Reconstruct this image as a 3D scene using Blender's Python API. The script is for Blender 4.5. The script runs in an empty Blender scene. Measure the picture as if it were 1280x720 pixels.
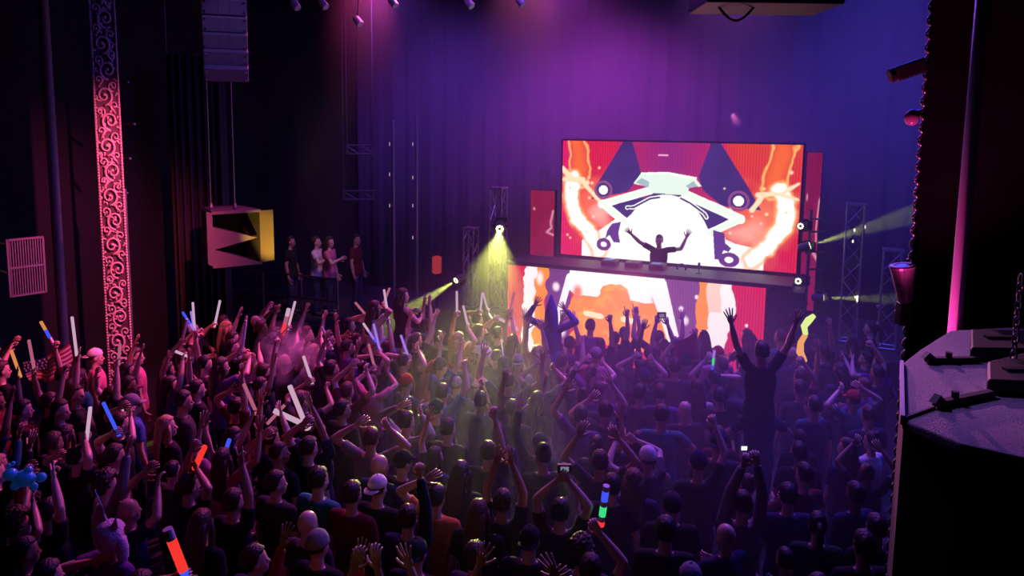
import bpy, bmesh, math, random
import numpy as np
from mathutils import Vector, Matrix, Euler, Quaternion

SC = bpy.context.scene
COL = SC.collection
V = Vector
rnd = random.Random(7)

# ---------------------------------------------------------------- camera
CAM_Z = 4.9
FPX = 950.0                      # focal length in pixels of the 1280x720 frame
SHIFT = -0.065
cam_data = bpy.data.cameras.new('camera')
cam_data.sensor_width = 36.0
cam_data.lens = FPX / 1280 * 36.0
cam_data.shift_y = SHIFT
cam_data.clip_start = 0.05
cam_data.clip_end = 200
CAM = bpy.data.objects.new('camera', cam_data)
COL.objects.link(CAM)
CAM_M = Matrix.Translation((0, 0, CAM_Z)) @ Matrix.Rotation(math.radians(83.0), 4, 'X') @ Matrix.Rotation(math.radians(0.7), 4, 'Z')
CAM.matrix_world = CAM_M
SC.camera = CAM
CAM_I = CAM_M.inverted()


def ray(px, py):
    d = V(((px - 640) / FPX, (360 - py) / FPX + SHIFT * 1280 / FPX, -1.0))
    return (CAM_M.to_3x3() @ d)


def PY(px, py, y):               # the point where the sight line meets the plane Y = y
    d = ray(px, py)
    return V((0, 0, CAM_Z)) + d * (y / d.y)


def PZ(px, py, z):               # the point where it meets the level z
    d = ray(px, py)
    return V((0, 0, CAM_Z)) + d * ((z - CAM_Z) / d.z)


def to_px(p):
    c = CAM_I @ V(p)
    return (640 + FPX * c.x / -c.z, 360 - (c.y / -c.z) * FPX + SHIFT * 1280)


# ---------------------------------------------------------------- colour, world, exposure
SC.view_settings.view_transform = 'Standard'
SC.view_settings.look = 'None'
SC.view_settings.gamma = 1.0
SC.view_settings.use_curve_mapping = False
SC.view_settings.exposure = 0.0
world = bpy.data.worlds.new('world')
SC.world = world
world.use_nodes = True
world.node_tree.nodes['Background'].inputs[0].default_value = (0.01, 0.006, 0.03, 1)
world.node_tree.nodes['Background'].inputs[1].default_value = 0.2
cy = SC.cycles
cy.max_bounces = 4
cy.diffuse_bounces = 2
cy.glossy_bounces = 2
cy.transmission_bounces = 2
cy.volume_bounces = 0
cy.transparent_max_bounces = 4
cy.volume_step_rate = 2.0
cy.volume_max_steps = 96
cy.caustics_reflective = False
cy.caustics_refractive = False
cy.sample_clamp_indirect = 4.0

# stage axes: U runs along the screen to the right, N from the screen to the crowd
YAW = math.radians(24)
U = V((math.cos(YAW), -math.sin(YAW), 0))
N = V((-math.sin(YAW), -math.cos(YAW), 0))
ZUP = V((0, 0, 1))
SCR_L = V((1.11, 17.07, 0))      # foot of the main screen's far edge


def ST(a, b, z):                 # a along the screen, b towards the crowd
    return SCR_L + U * a + N * b + ZUP * z


# ---------------------------------------------------------------- lights
def aim(o, target):
    d = V(target) - o.location
    o.rotation_euler = d.to_track_quat('-Z', 'Y').to_euler()


def spot(name, loc, target, color, power, angle, blend=0.3, radius=0.1):
    l = bpy.data.lights.new(name, 'SPOT')
    l.color = color
    l.energy = power
    l.spot_size = math.radians(angle)
    l.spot_blend = blend
    l.shadow_soft_size = radius
    o = bpy.data.objects.new(name, l)
    COL.objects.link(o)
    o.location = loc
    aim(o, target)
    return o


def area(name, loc, target, color, power, sx, sy):
    l = bpy.data.lights.new(name, 'AREA')
    l.shape = 'RECTANGLE'
    l.size = sx
    l.size_y = sy
    l.color = color
    l.energy = power
    o = bpy.data.objects.new(name, l)
    COL.objects.link(o)
    o.location = loc
    aim(o, target)
    return o


# stage washes flown high above the stage front, thrown down and back at the crowd
spot('magenta_wash_lamp', ST(-2.6, 3.0, 8.2), (-4.6, 9.6, 1.5), (1.0, 0.08, 0.44), 2300, 58, 0.8, 0.10)
spot('pink_wash_lamp', ST(0.6, 3.0, 8.2), (-1.2, 9.0, 1.5), (1.0, 0.16, 0.55), 1700, 54, 0.8, 0.10)
spot('violet_wash_lamp', ST(4.0, 3.0, 8.2), (2.2, 8.6, 1.5), (0.62, 0.14, 1.0), 1300, 60, 0.8, 0.10)
# added unseen fills on faces and arms, one hung high, one before the booth
spot('magenta_fill_lamp', ST(-0.2, 5.0, 7.7), (-5.2, 9.0, 1.2), (1.0, 0.10, 0.38), 2300, 50, 0.9, 0.08)
spot('red_fill_lamp', ST(2.2, 1.75, 1.9), (0.9, 9.5, 1.7), (1.0, 0.08, 0.36), 420, 110, 0.9, 0.08)
# added shirt fill, amber balcony lamp for hands, added pink fill for guests
spot('balcony_warm_lamp', (-1.6, 1.4, 6.4), PY(597, 452, 11.6), (1.0, 0.72, 0.5), 260, 13, 1.0, 0.1)
spot('balcony_amber_lamp', (-2.0, 1.0, 5.2), PY(500, 690, 5.6), (1.0, 0.42, 0.14), 26, 34, 1.0, 0.1)
spot('riser_fill_lamp', ST(-2.0, 5.0, 7.8), ST(-4.4, 3.0, 1.9), (1.0, 0.35, 0.55), 620, 18, 0.8, 0.05)
# deep blue and purple house washes
area('blue_house_wash', (5.0, 9.5, 8.2), (3.2, 8.5, 0), (0.05, 0.06, 1.0), 520, 5, 4)
area('violet_house_wash', (0.8, 10.0, 8.2), (0.8, 9, 0), (0.25, 0.07, 0.9), 230, 4, 4)
# purple light on the stage drape behind the screen
spot('purple_drape_lamp', ST(0.4, 1.6, 8.3), ST(0.8, -1.6, 2.6), (0.62, 0.07, 0.85), 1300, 105, 1.0, 0.3)
spot('blue_drape_lamp', ST(6.5, 2.4, 8.3), ST(6.5, -1.6, 3.5), (0.16, 0.08, 1.0), 620, 110, 1.0, 0.3)
spot('indigo_drape_lamp', ST(-3.4, 2.4, 8.3), ST(-3.2, -1.6, 3.4), (0.26, 0.07, 0.9), 900, 100, 1.0, 0.3)
# red lamp on the carved column, pink lamp raking the pier edge
spot('column_lamp', (-2.9, 9.2, 5.6), (-5.75, 11.0, 3.5), (1.0, 0.10, 0.26), 2200, 64, 0.9, 0.05)
spot('pier_edge_lamp', ST(3.0, 2.6, 7.9), (2.12, 3.98, 4.6), (1.0, 0.30, 0.62), 3000, 16, 0.9, 0.05)


# ---------------------------------------------------------------- materials
MATS = {}


def mat(name, color=(0.5, 0.5, 0.5), rough=0.6, metal=0.0, emit=None, estr=0.0, noise=None, nscale=20.0, bump=0.0, spec=0.5, sheen=0.0):
    if name in MATS:
        return MATS[name]
    m = bpy.data.materials.new(name)
    m.use_nodes = True
    nt = m.node_tree
    b = nt.nodes['Principled BSDF']
    b.inputs['Base Color'].default_value = (*color, 1)
    b.inputs['Roughness'].default_value = rough
    b.inputs['Metallic'].default_value = metal
    b.inputs['Specular IOR Level'].default_value = spec
    if sheen:
        b.inputs['Sheen Weight'].default_value = sheen
    if emit is not None:
        b.inputs['Emission Color'].default_value = (*emit, 1)
        b.inputs['Emission Strength'].default_value = estr
    if noise or bump:
        tc = nt.nodes.new('ShaderNodeTexCoord')
        n = nt.nodes.new('ShaderNodeTexNoise')
        n.inputs['Scale'].default_value = nscale
        n.inputs['Detail'].default_value = 3
        nt.links.new(tc.outputs['Object'], n.inputs['Vector'])
        if noise:
            mix = nt.nodes.new('ShaderNodeMix')
            mix.data_type = 'RGBA'
            mix.inputs[6].default_value = (*color, 1)
            mix.inputs[7].default_value = (*noise, 1)
            nt.links.new(n.outputs['Fac'], mix.inputs[0])
            nt.links.new(mix.outputs[2], b.inputs['Base Color'])
        if bump:
            bp = nt.nodes.new('ShaderNodeBump')
            bp.inputs['Strength'].default_value = bump
            bp.inputs['Distance'].default_value = 0.02
            nt.links.new(n.outputs['Fac'], bp.inputs['Height'])
            nt.links.new(bp.outputs['Normal'], b.inputs['Normal'])
    MATS[name] = m
    return m


def emis(name, color, strength):
    if name in MATS:
        return MATS[name]
    m = bpy.data.materials.new(name)
    m.use_nodes = True
    nt = m.node_tree
    nt.nodes.clear()
    e = nt.nodes.new('ShaderNodeEmission')
    e.inputs[0].default_value = (*color, 1)
    e.inputs[1].default_value = strength
    o = nt.nodes.new('ShaderNodeOutputMaterial')
    nt.links.new(e.outputs[0], o.inputs[0])
    MATS[name] = m
    return m


M_BLACK = mat('black_paint', (0.012, 0.012, 0.014), 0.55, noise=(0.02, 0.02, 0.022), nscale=14)
M_STEEL = mat('dull_steel', (0.32, 0.32, 0.34), 0.38, 0.9, noise=(0.22, 0.22, 0.24), nscale=30)
M_WALL = mat('dark_wall_paint', (0.006, 0.005, 0.008), 0.9, noise=(0.010, 0.008, 0.012), nscale=3, bump=0.1)
M_VELVET = mat('black_velvet', (0.004, 0.004, 0.005), 0.95, noise=(0.007, 0.006, 0.008), nscale=6, spec=0.1)
M_DRAPE = mat('stage_drape_cloth', (0.16, 0.14, 0.18), 0.95, noise=(0.20, 0.18, 0.22), nscale=4, spec=0.1)


# ---------------------------------------------------------------- mesh helpers
def frame(d, up=None):
    d = V(d).normalized()
    up = V(up) if up is not None else (ZUP if abs(d.z) < 0.95 else V((0, 1, 0)))
    x = up.cross(d)
    if x.length < 1e-5:
        x = V((1, 0, 0)).cross(d)
    x.normalize()
    y = d.cross(x).normalized()
    return x, y, d


class MB:
    """collects closed pieces and links them as ONE mesh object"""

    def __init__(self):
        self.v = []
        self.f = []
        self.m = []

    def add(self, vs, fs, mi=0):
        o = len(self.v)
        self.v.extend([tuple(p) for p in vs])
        self.f.extend([tuple(i + o for i in f) for f in fs])
        self.m.extend([mi] * len(fs))
        return self

    def box(self, c, s, ax=None, mi=0):
        c = V(c)
        X, Y, Z = ax if ax else (V((1, 0, 0)), V((0, 1, 0)), ZUP)
        vs = [c + X * (s[0] / 2 * i) + Y * (s[1] / 2 * j) + Z * (s[2] / 2 * k) for k in (-1, 1) for j in (-1, 1) for i in (-1, 1)]
        fs = [(0, 2, 3, 1), (4, 5, 7, 6), (0, 1, 5, 4), (2, 6, 7, 3), (0, 4, 6, 2), (1, 3, 7, 5)]
        return self.add(vs, fs, mi)

    def bar(self, a, b, w, h=None, mi=0, up=None):
        a, b = V(a), V(b)
        x, y, d = frame(b - a, up)
        return self.box((a + b) / 2, (w, h or w, (b - a).length), (x, y, d), mi)

    def cyl(self, a, b, r0, r1=None, n=12, mi=0, cap=True):
        a, b = V(a), V(b)
        r1 = r0 if r1 is None else r1
        x, y, d = frame(b - a)
        vs, fs = [], []
        for c, r in ((a, r0), (b, r1)):
            for i in range(n):
                t = 2 * math.pi * i / n
                vs.append(c + x * (r * math.cos(t)) + y * (r * math.sin(t)))
        for i in range(n):
            j = (i + 1) % n
            fs.append((i, j, n + j, n + i))
        if cap:
            fs.append(tuple(range(n - 1, -1, -1)))
            fs.append(tuple(range(n, 2 * n)))
        return self.add(vs, fs, mi)

    def tube(self, pts, r, n=8, mi=0, closed=False):
        pts = [V(p) for p in pts]
        k = len(pts)
        rs = r if isinstance(r, (list, tuple)) else [r] * k
        vs, fs = [], []
        prev = None
        for i, p in enumerate(pts):
            if closed:
                d = pts[(i + 1) % k] - pts[i - 1]
            else:
                d = pts[min(i + 1, k - 1)] - pts[max(i - 1, 0)]
            x, y, d = frame(d, prev)
            prev = y
            for j in range(n):
                t = 2 * math.pi * j / n
                vs.append(p + x * (rs[i] * math.cos(t)) + y * (rs[i] * math.sin(t)))
        for i in range(k if closed else k - 1):
            a, b = i * n, ((i + 1) % k) * n
            for j in range(n):
                q = (j + 1) % n
                fs.append((a + j, a + q, b + q, b + j))
        if not closed:
            fs.append(tuple(range(n - 1, -1, -1)))
            fs.append(tuple(range((k - 1) * n, k * n)))
        return self.add(vs, fs, mi)

    def ell(self, c, r, ax=None, nu=12, nv=8, mi=0, fn=None):
        c = V(c)
        X, Y, Z = ax if ax else (V((1, 0, 0)), V((0, 1, 0)), ZUP)
        if not isinstance(r, (tuple, list)):
            r = (r, r, r)
        vs = []
        dirs = [(0, 0, -1)]
        for j in range(1, nv):
            ph = -math.pi / 2 + math.pi * j / nv
            for i in range(nu):
                t = 2 * math.pi * i / nu
                dirs.append((math.cos(ph) * math.cos(t), math.cos(ph) * math.sin(t), math.sin(ph)))
        dirs.append((0, 0, 1))
        for d in dirs:
            s = fn(d) if fn else 1.0
            vs.append(c + X * (d[0] * r[0] * s) + Y * (d[1] * r[1] * s) + Z * (d[2] * r[2] * s))
        fs = []
        for i in range(nu):
            fs.append((0, 1 + (i + 1) % nu, 1 + i))
        for j in range(nv - 2):
            for i in range(nu):
                a = 1 + j * nu + i
                b = 1 + j * nu + (i + 1) % nu
                fs.append((a, b, b + nu, a + nu))
        l = len(vs) - 1
        o = 1 + (nv - 2) * nu
        for i in range(nu):
            fs.append((l, o + i, o + (i + 1) % nu))
        return self.add(vs, fs, mi)

    def prism(self, poly, d, mi=0):
        """closed polygon (3-D points) extruded by the vector d"""
        n = len(poly)
        d = V(d)
        vs = [V(p) for p in poly] + [V(p) + d for p in poly]
        fs = [tuple(range(n - 1, -1, -1)), tuple(range(n, 2 * n))]
        for i in range(n):
            j = (i + 1) % n
            fs.append((i, j, n + j, n + i))
        return self.add(vs, fs, mi)

    def loft(self, rings, mi=0):
        n = len(rings[0])
        vs = [p for r in rings for p in r]
        fs = [tuple(range(n - 1, -1, -1)), tuple(range((len(rings) - 1) * n, len(rings) * n))]
        for k in range(len(rings) - 1):
            for i in range(n):
                j = (i + 1) % n
                fs.append((k * n + i, k * n + j, (k + 1) * n + j, (k + 1) * n + i))
        return self.add(vs, fs, mi)

    def lathe(self, a, d, prof, n=16, mi=0):
        """profile [(along, radius)...] round the axis d from a"""
        a = V(a)
        x, y, d = frame(d)
        rings = []
        for (t, r) in prof:
            rings.append([a + d * t + x * (r * math.cos(2 * math.pi * i / n)) + y * (r * math.sin(2 * math.pi * i / n)) for i in range(n)])
        return self.loft(rings, mi)

    def mesh(self, name, fix=True):
        me = bpy.data.meshes.new(name)
        me.from_pydata(self.v, [], self.f)
        if any(self.m):
            me.polygons.foreach_set('material_index', self.m)
        if fix:
            bm = bmesh.new()
            bm.from_mesh(me)
            bmesh.ops.recalc_face_normals(bm, faces=bm.faces)
            bm.to_mesh(me)
            bm.free()
        me.update()
        return me

    def build(self, name, mats, parent=None, bevel=0.0, smooth=False, fix=True):
        me = self.mesh(name, fix)
        return obj(name, me, mats, parent, bevel, smooth)


def obj(name, me, mats, parent=None, bevel=0.0, smooth=False):
    if not isinstance(mats, (list, tuple)):
        mats = [mats]
    if len(me.materials) == 0:
        for m in mats:
            me.materials.append(m)
    if smooth:
        me.polygons.foreach_set('use_smooth', [True] * len(me.polygons))
    o = bpy.data.objects.new(name, me)
    COL.objects.link(o)
    if bevel:
        b = o.modifiers.new('bevel', 'BEVEL')
        b.width = bevel
        b.segments = 2
        b.limit_method = 'ANGLE'
    if parent is not None:
        o.parent = parent
        o.matrix_parent_inverse = parent.matrix_basis.inverted()
    return o


def tag(o, label=None, cat=None, group=None, kind=None):
    if label:
        o['label'] = label
    if cat:
        o['category'] = cat
    if group:
        o['group'] = group
    if kind:
        o['kind'] = kind
    return o


def thing(name, loc, label, cat, group=None):
    o = bpy.data.objects.new(name, None)
    o.empty_display_size = 0.1
    COL.objects.link(o)
    o.location = loc
    return tag(o, label, cat, group)


# ================================================================ the room
def struct(name, mb, m, label, **kw):
    o = mb.build(name, m, **kw)
    return tag(o, label, name.split('_')[0], kind='structure')


ROOM_A0, ROOM_A1 = -6.9, 10.0
BACK_B = -2.0


def RM(a, b, z):
    return ST(a, b, z)


M_FLOOR = mat('club_floor', (0.02, 0.018, 0.022), 0.5, noise=(0.035, 0.03, 0.036), nscale=2.5, bump=0.05)
mb = MB()
mb.prism([RM(ROOM_A0 - .3, -2.3, -0.2), RM(ROOM_A1 + .3, -2.3, -0.2), RM(ROOM_A1 + .3, 22, -0.2), RM(ROOM_A0 - .3, 22, -0.2)], (0, 0, 0.2))
struct('floor', mb, M_FLOOR, 'dark club dance floor packed with people')
mb = MB()
mb.prism([RM(ROOM_A0 - .3, -2.3, 8.6), RM(ROOM_A1 + .3, -2.3, 8.6), RM(ROOM_A1 + .3, 22, 8.6), RM(ROOM_A0 - .3, 22, 8.6)], (0, 0, 0.2))
struct('ceiling', mb, M_WALL, 'black ceiling high above the crowd')
mb = MB()
mb.prism([RM(ROOM_A0 - .3, BACK_B, 0), RM(ROOM_A1 + .3, BACK_B, 0), RM(ROOM_A1 + .3, BACK_B - .3, 0), RM(ROOM_A0 - .3, BACK_B - .3, 0)], (0, 0, 8.6))
struct('wall_back', mb, M_WALL, 'dark wall behind the stage drape')
mb = MB()
mb.prism([RM(ROOM_A0, BACK_B, 0), RM(ROOM_A0, 22, 0), RM(ROOM_A0 - .3, 22, 0), RM(ROOM_A0 - .3, BACK_B, 0)], (0, 0, 8.6))
struct('wall_left', mb, M_WALL, 'black side wall behind the carved column')
mb = MB()
mb.prism([RM(ROOM_A1, BACK_B, 0), RM(ROOM_A1, 22, 0), RM(ROOM_A1 + .3, 22, 0), RM(ROOM_A1 + .3, BACK_B, 0)], (0, 0, 8.6))
struct('wall_right', mb, M_WALL, 'dark far side wall beyond the light towers')
mb = MB()
mb.prism([RM(ROOM_A0, 21.7, 0), RM(ROOM_A1, 21.7, 0), RM(ROOM_A1, 22, 0), RM(ROOM_A0, 22, 0)], (0, 0, 8.6))
struct('wall_front', mb, M_WALL, 'wall at the back of the hall behind the balcony')

# stage drape: folded cloth along the back wall
mb = MB()
rows, cols = 2, 420
vs, fs = [], []
for k in range(rows):
    for i in range(cols + 1):
        a = ROOM_A0 + 0.15 + (ROOM_A1 - ROOM_A0 - 0.3) * i / cols
        d = 0.022 * math.sin(a * 11) + 0.008 * math.sin(a * 27 + 1)
        vs.append(RM(a, BACK_B + 0.25 + d, 0.02 + 8.5 * k))
for i in range(cols):
    fs.append((i, i + 1, cols + 2 + i, cols + 1 + i))
mb.add(vs, fs)
dr = mb.build('stage_drape', M_DRAPE, smooth=True, fix=False)
tag(dr, 'tall folded purple-lit drape hanging across the wall behind the screen', 'drape')
sol = dr.modifiers.new('solid', 'SOLIDIFY')
sol.thickness = 0.015

# stage platform
M_STAGE = mat('stage_deck', (0.02, 0.02, 0.022), 0.6, noise=(0.035, 0.035, 0.04), nscale=8)
mb = MB()
mb.box(ST(2.3, -.28, 0.45), (10.4, 3.3, 0.9), (U, N, ZUP))
st = mb.build('stage_platform', M_STAGE, bevel=0.02)
tag(st, 'low black stage platform carrying the booth and the screen', 'stage', kind='structure')

# near dark pier with the beaded edge
PIER = [V((2.13, 4.0, 0)), V((4.6, 3.35, 0)), V((5.4, 6.2, 0)), V((3.95, 6.9, 0))]
mb = MB()
mb.prism(PIER, (0, 0, 8.6))
struct('wall_pier', mb, M_VELVET, 'black pier beside the balcony with a beaded edge')

# twisted bead trim down the pier's corner
M_BEAD = mat('worn_gilt_bead', (0.55, 0.45, 0.42), 0.22, 0.85, noise=(0.25, 0.2, 0.2), nscale=9)
mb = MB()
z = 0.0
k = 0
while z < 8.55:
    h = 0.034
    c = V((2.123, 3.99, z + h / 2))
    t = (1 if k % 2 else -1) * 0.6
    ax = (V((math.cos(t), 0, -math.sin(t))), V((0, 1, 0)), V((math.sin(t), 0, math.cos(t))))
    mb.ell(c, (0.0075, 0.010, 0.021), ax, 8, 6)
    z += h
    k += 1
o = mb.build('trim_pier', M_BEAD, smooth=True)
tag(o, 'twisted beaded moulding running up the edge of the black pier', 'trim', kind='structure')

# far left carved column
M_GILT = mat('carved_plaster', (0.62, 0.50, 0.44), 0.32, noise=(0.36, 0.27, 0.24), nscale=12, bump=0.3)
M_GROUND = mat('carved_ground', (0.05, 0.035, 0.035), 0.6, noise=(0.08, 0.05, 0.05), nscale=8)
CX, CY = -5.82, 11.0
cdir = V((-CX, -CY, 0)).normalized()        # the face looks towards the hall
cx = ZUP.cross(-cdir).normalized()          # across the face
if cx.x < 0:
    cx = -cx
CW = 0.33
col = thing('carved_column', (CX, CY, 0), 'tall narrow column of pink-lit carved scrollwork with beaded borders', 'column')


def CP(s, z, d=0.0):
    return V((CX, CY, 0)) + cx * s + cdir * d + ZUP * z


mb = MB()
mb.box(CP(0, 4.3, -0.12), (CW, 0.24, 8.58), (cx, cdir, ZUP))
mb.build('panel', M_GROUND, col)
for s in (-1, 1):
    mb = MB()
    mb.bar(CP(s * (CW / 2 - 0.012), 0.02, 0.0), CP(s * (CW / 2 - 0.012), 8.55, 0.0), 0.02)
    z = 0.03
    while z < 8.5:
        mb.ell(CP(s * (CW / 2 - 0.012), z, 0.018), 0.017, nu=7, nv=5)
        z += 0.042
    o = mb.build('bead_border', M_GILT, col, smooth=False)
mb = MB()
unit = 0.36
nz = 0
z0 = 0.05
while z0 + unit < 8.5:
    s = 1 if nz % 2 else -1
    for (sx_, zc, R0, tw, sg) in ((s * .030, .20, .100, 1.25, -s), (-s * .085, .335, .052, 1.0, s), (-s * .092, .06, .046, .9, s)):
        c0 = CP(sx_, z0 + zc, 0.01)
        pts, rs = [], []
        for i in range(24):
            t = i / 23
            ang = -math.pi / 2 + sg * (t * 4.6 * math.pi / 2 * tw)
            r = R0 * (1 - t) ** 0.8 + 0.010
            pts.append(c0 + cx * (math.cos(ang) * r) + ZUP * (math.sin(ang) * r * 1.25) + cdir * (0.012 + 0.014 * t))
            rs.append((.018 if R0 > .08 else .013) * (1 - 0.35 * t))
        mb.tube(pts, rs, 6)
        mb.ell(pts[-1], .024 if R0 > .08 else .017, nu=8, nv=6)
    mb.tube([CP(-s * 0.10, z0 - 0.05, 0.012), CP(-s * 0.05, z0 + 0.05, 0.02), CP(s * 0.01, z0 + 0.085, 0.018)], [0.012, 0.016, 0.012], 6)
    for k in range(13):
        ls, lz, ang, L = rnd.uniform(-.135, .135), rnd.uniform(0, unit), rnd.uniform(.2, 2.9), rnd.uniform(.05, .085)
        d = (cx * math.cos(ang) + ZUP * math.sin(ang)).normalized()
        w = cdir.cross(d)
        mb.ell(CP(ls, z0 + lz, 0.010), (L * 0.5, 0.014, 0.015), (d, w, cdir), 7, 5)
        mb.ell(CP(ls, z0 + lz, 0.010) + d * L * 0.25 + w * 0.012, (L * 0.26, 0.010, 0.013), ((d + w).normalized(), (w - d).normalized(), cdir), 6, 5)
    z0 += unit
    nz += 1
mb.build('scrollwork', M_GILT, col, smooth=True)

# round pipe column on the far wall
px_ = PY(72, 300, 11.6)
mb = MB()
mb.cyl((px_.x, px_.y, 0), (px_.x, px_.y, 8.6), 0.075, n=18)
for z in (4.95, 5.9, 2.2):
    mb.cyl((px_.x, px_.y, z), (px_.x, px_.y, z + 0.05), 0.083, n=18)
o = mb.build('wall_pipe', mat('painted_pipe', (0.30, 0.26, 0.30), 0.35, noise=(0.2, 0.17, 0.2), nscale=7), smooth=False)
tag(o, 'round purple-lit pipe standing beyond the carved column', 'pipe')

# louvred vent panel on the side wall
vc = PY(33, 333, 9.9)
va = V((0.62, 0.78, 0)).normalized()
vn = V((va.y, -va.x, 0))
VW, VH = 0.42, 0.74
vent = thing('wall_vent', vc, 'tall pale grille panel of narrow vertical slats on the black side wall', 'vent')
M_VENT = mat('vent_metal', (0.13, 0.12, 0.16), 0.5, noise=(0.09, 0.085, 0.11), nscale=20)
mb = MB()
mb.box(vc - vn * 0.03, (VW - .02, 0.02, VH - .02), (va, vn, ZUP))
mb.build('backing', M_BLACK, vent)
mb = MB()
for s in (-1, 1):
    mb.box(vc + va * (s * VW / 2), (0.025, 0.05, VH + .025), (va, vn, ZUP))
    mb.box(vc + ZUP * (s * VH / 2), (VW, 0.05, 0.025), (va, vn, ZUP))
mb.box(vc, (VW, 0.045, 0.03), (va, vn, ZUP))
mb.build('frame', M_VENT, vent)
mb = MB()
for i in range(13):
    mb.box(vc + va * (-VW / 2 + 0.03 * (i + 1)), (0.014, 0.03, VH), (va, vn, ZUP))
mb.build('slat', M_VENT, vent)
# bracket holding it on the side wall
mb = MB()
for s in (-1, 1):
    mb.bar(vc - vn * 0.04 + ZUP * 0.2 * s, vc - vn * 1.6 + ZUP * 0.2 * s, 0.04)
mb.build('bracket', M_BLACK, vent)


# ================================================================ LED screens
def in_poly(x, y, poly):
    inside = np.zeros(x.shape, bool)
    n = len(poly)
    for i in range(n):
        x0, y0 = poly[i]
        x1, y1 = poly[(i + 1) % n]
        if y0 == y1:
            continue
        c = ((y0 > y) != (y1 > y)) & (x < (x1 - x0) * (y - y0) / (y1 - y0) + x0)
        inside ^= c
    return inside


def seg_d(x, y, a, b, asp):
    ax, ay = a[0] * asp, a[1]
    bx, by = b[0] * asp, b[1]
    X, Y = x * asp, y
    t = np.clip(((X - ax) * (bx - ax) + (Y - ay) * (by - ay)) / ((bx - ax) ** 2 + (by - ay) ** 2 + 1e-9), 0, 1)
    return np.hypot(X - ax - t * (bx - ax), Y - ay - t * (by - ay))


def path_d(x, y, pts, asp):
    d = np.full(x.shape, 9.0)
    for a, b in zip(pts[:-1], pts[1:]):
        d = np.minimum(d, seg_d(x, y, a, b, asp))
    return d


def vnoise(x, y, sx, sy, seed):
    r = np.random.RandomState(seed).rand(64, 64)
    X, Y = x * sx, y * sy
    i, j = np.floor(X).astype(int), np.floor(Y).astype(int)
    fx, fy = X - i, Y - j
    fx, fy = fx * fx * (3 - 2 * fx), fy * fy * (3 - 2 * fy)
    g = lambda a, b: r[a % 64, b % 64]
    return (g(i, j) * (1 - fx) + g(i + 1, j) * fx) * (1 - fy) + (g(i, j + 1) * (1 - fx) + g(i + 1, j + 1) * fx) * fy


def fbm(x, y, sx, sy, seed):
    return 0.55 * vnoise(x, y, sx, sy, seed) + 0.3 * vnoise(x, y, sx * 2.1, sy * 2.1, seed + 1) + 0.15 * vnoise(x, y, sx * 4.3, sy * 4.3, seed + 2)


def blend(img, mask, c):
    m = np.clip(mask, 0, 1)[..., None] if mask.dtype != bool else mask[..., None].astype(float)
    img[:] = img * (1 - m) + np.array(c) * m


WHITE = (1.0, 0.97, 0.93)
PURP = (0.05, 0.02, 0.16)
ORANGE = (1.0, 0.27, 0.0)


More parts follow.
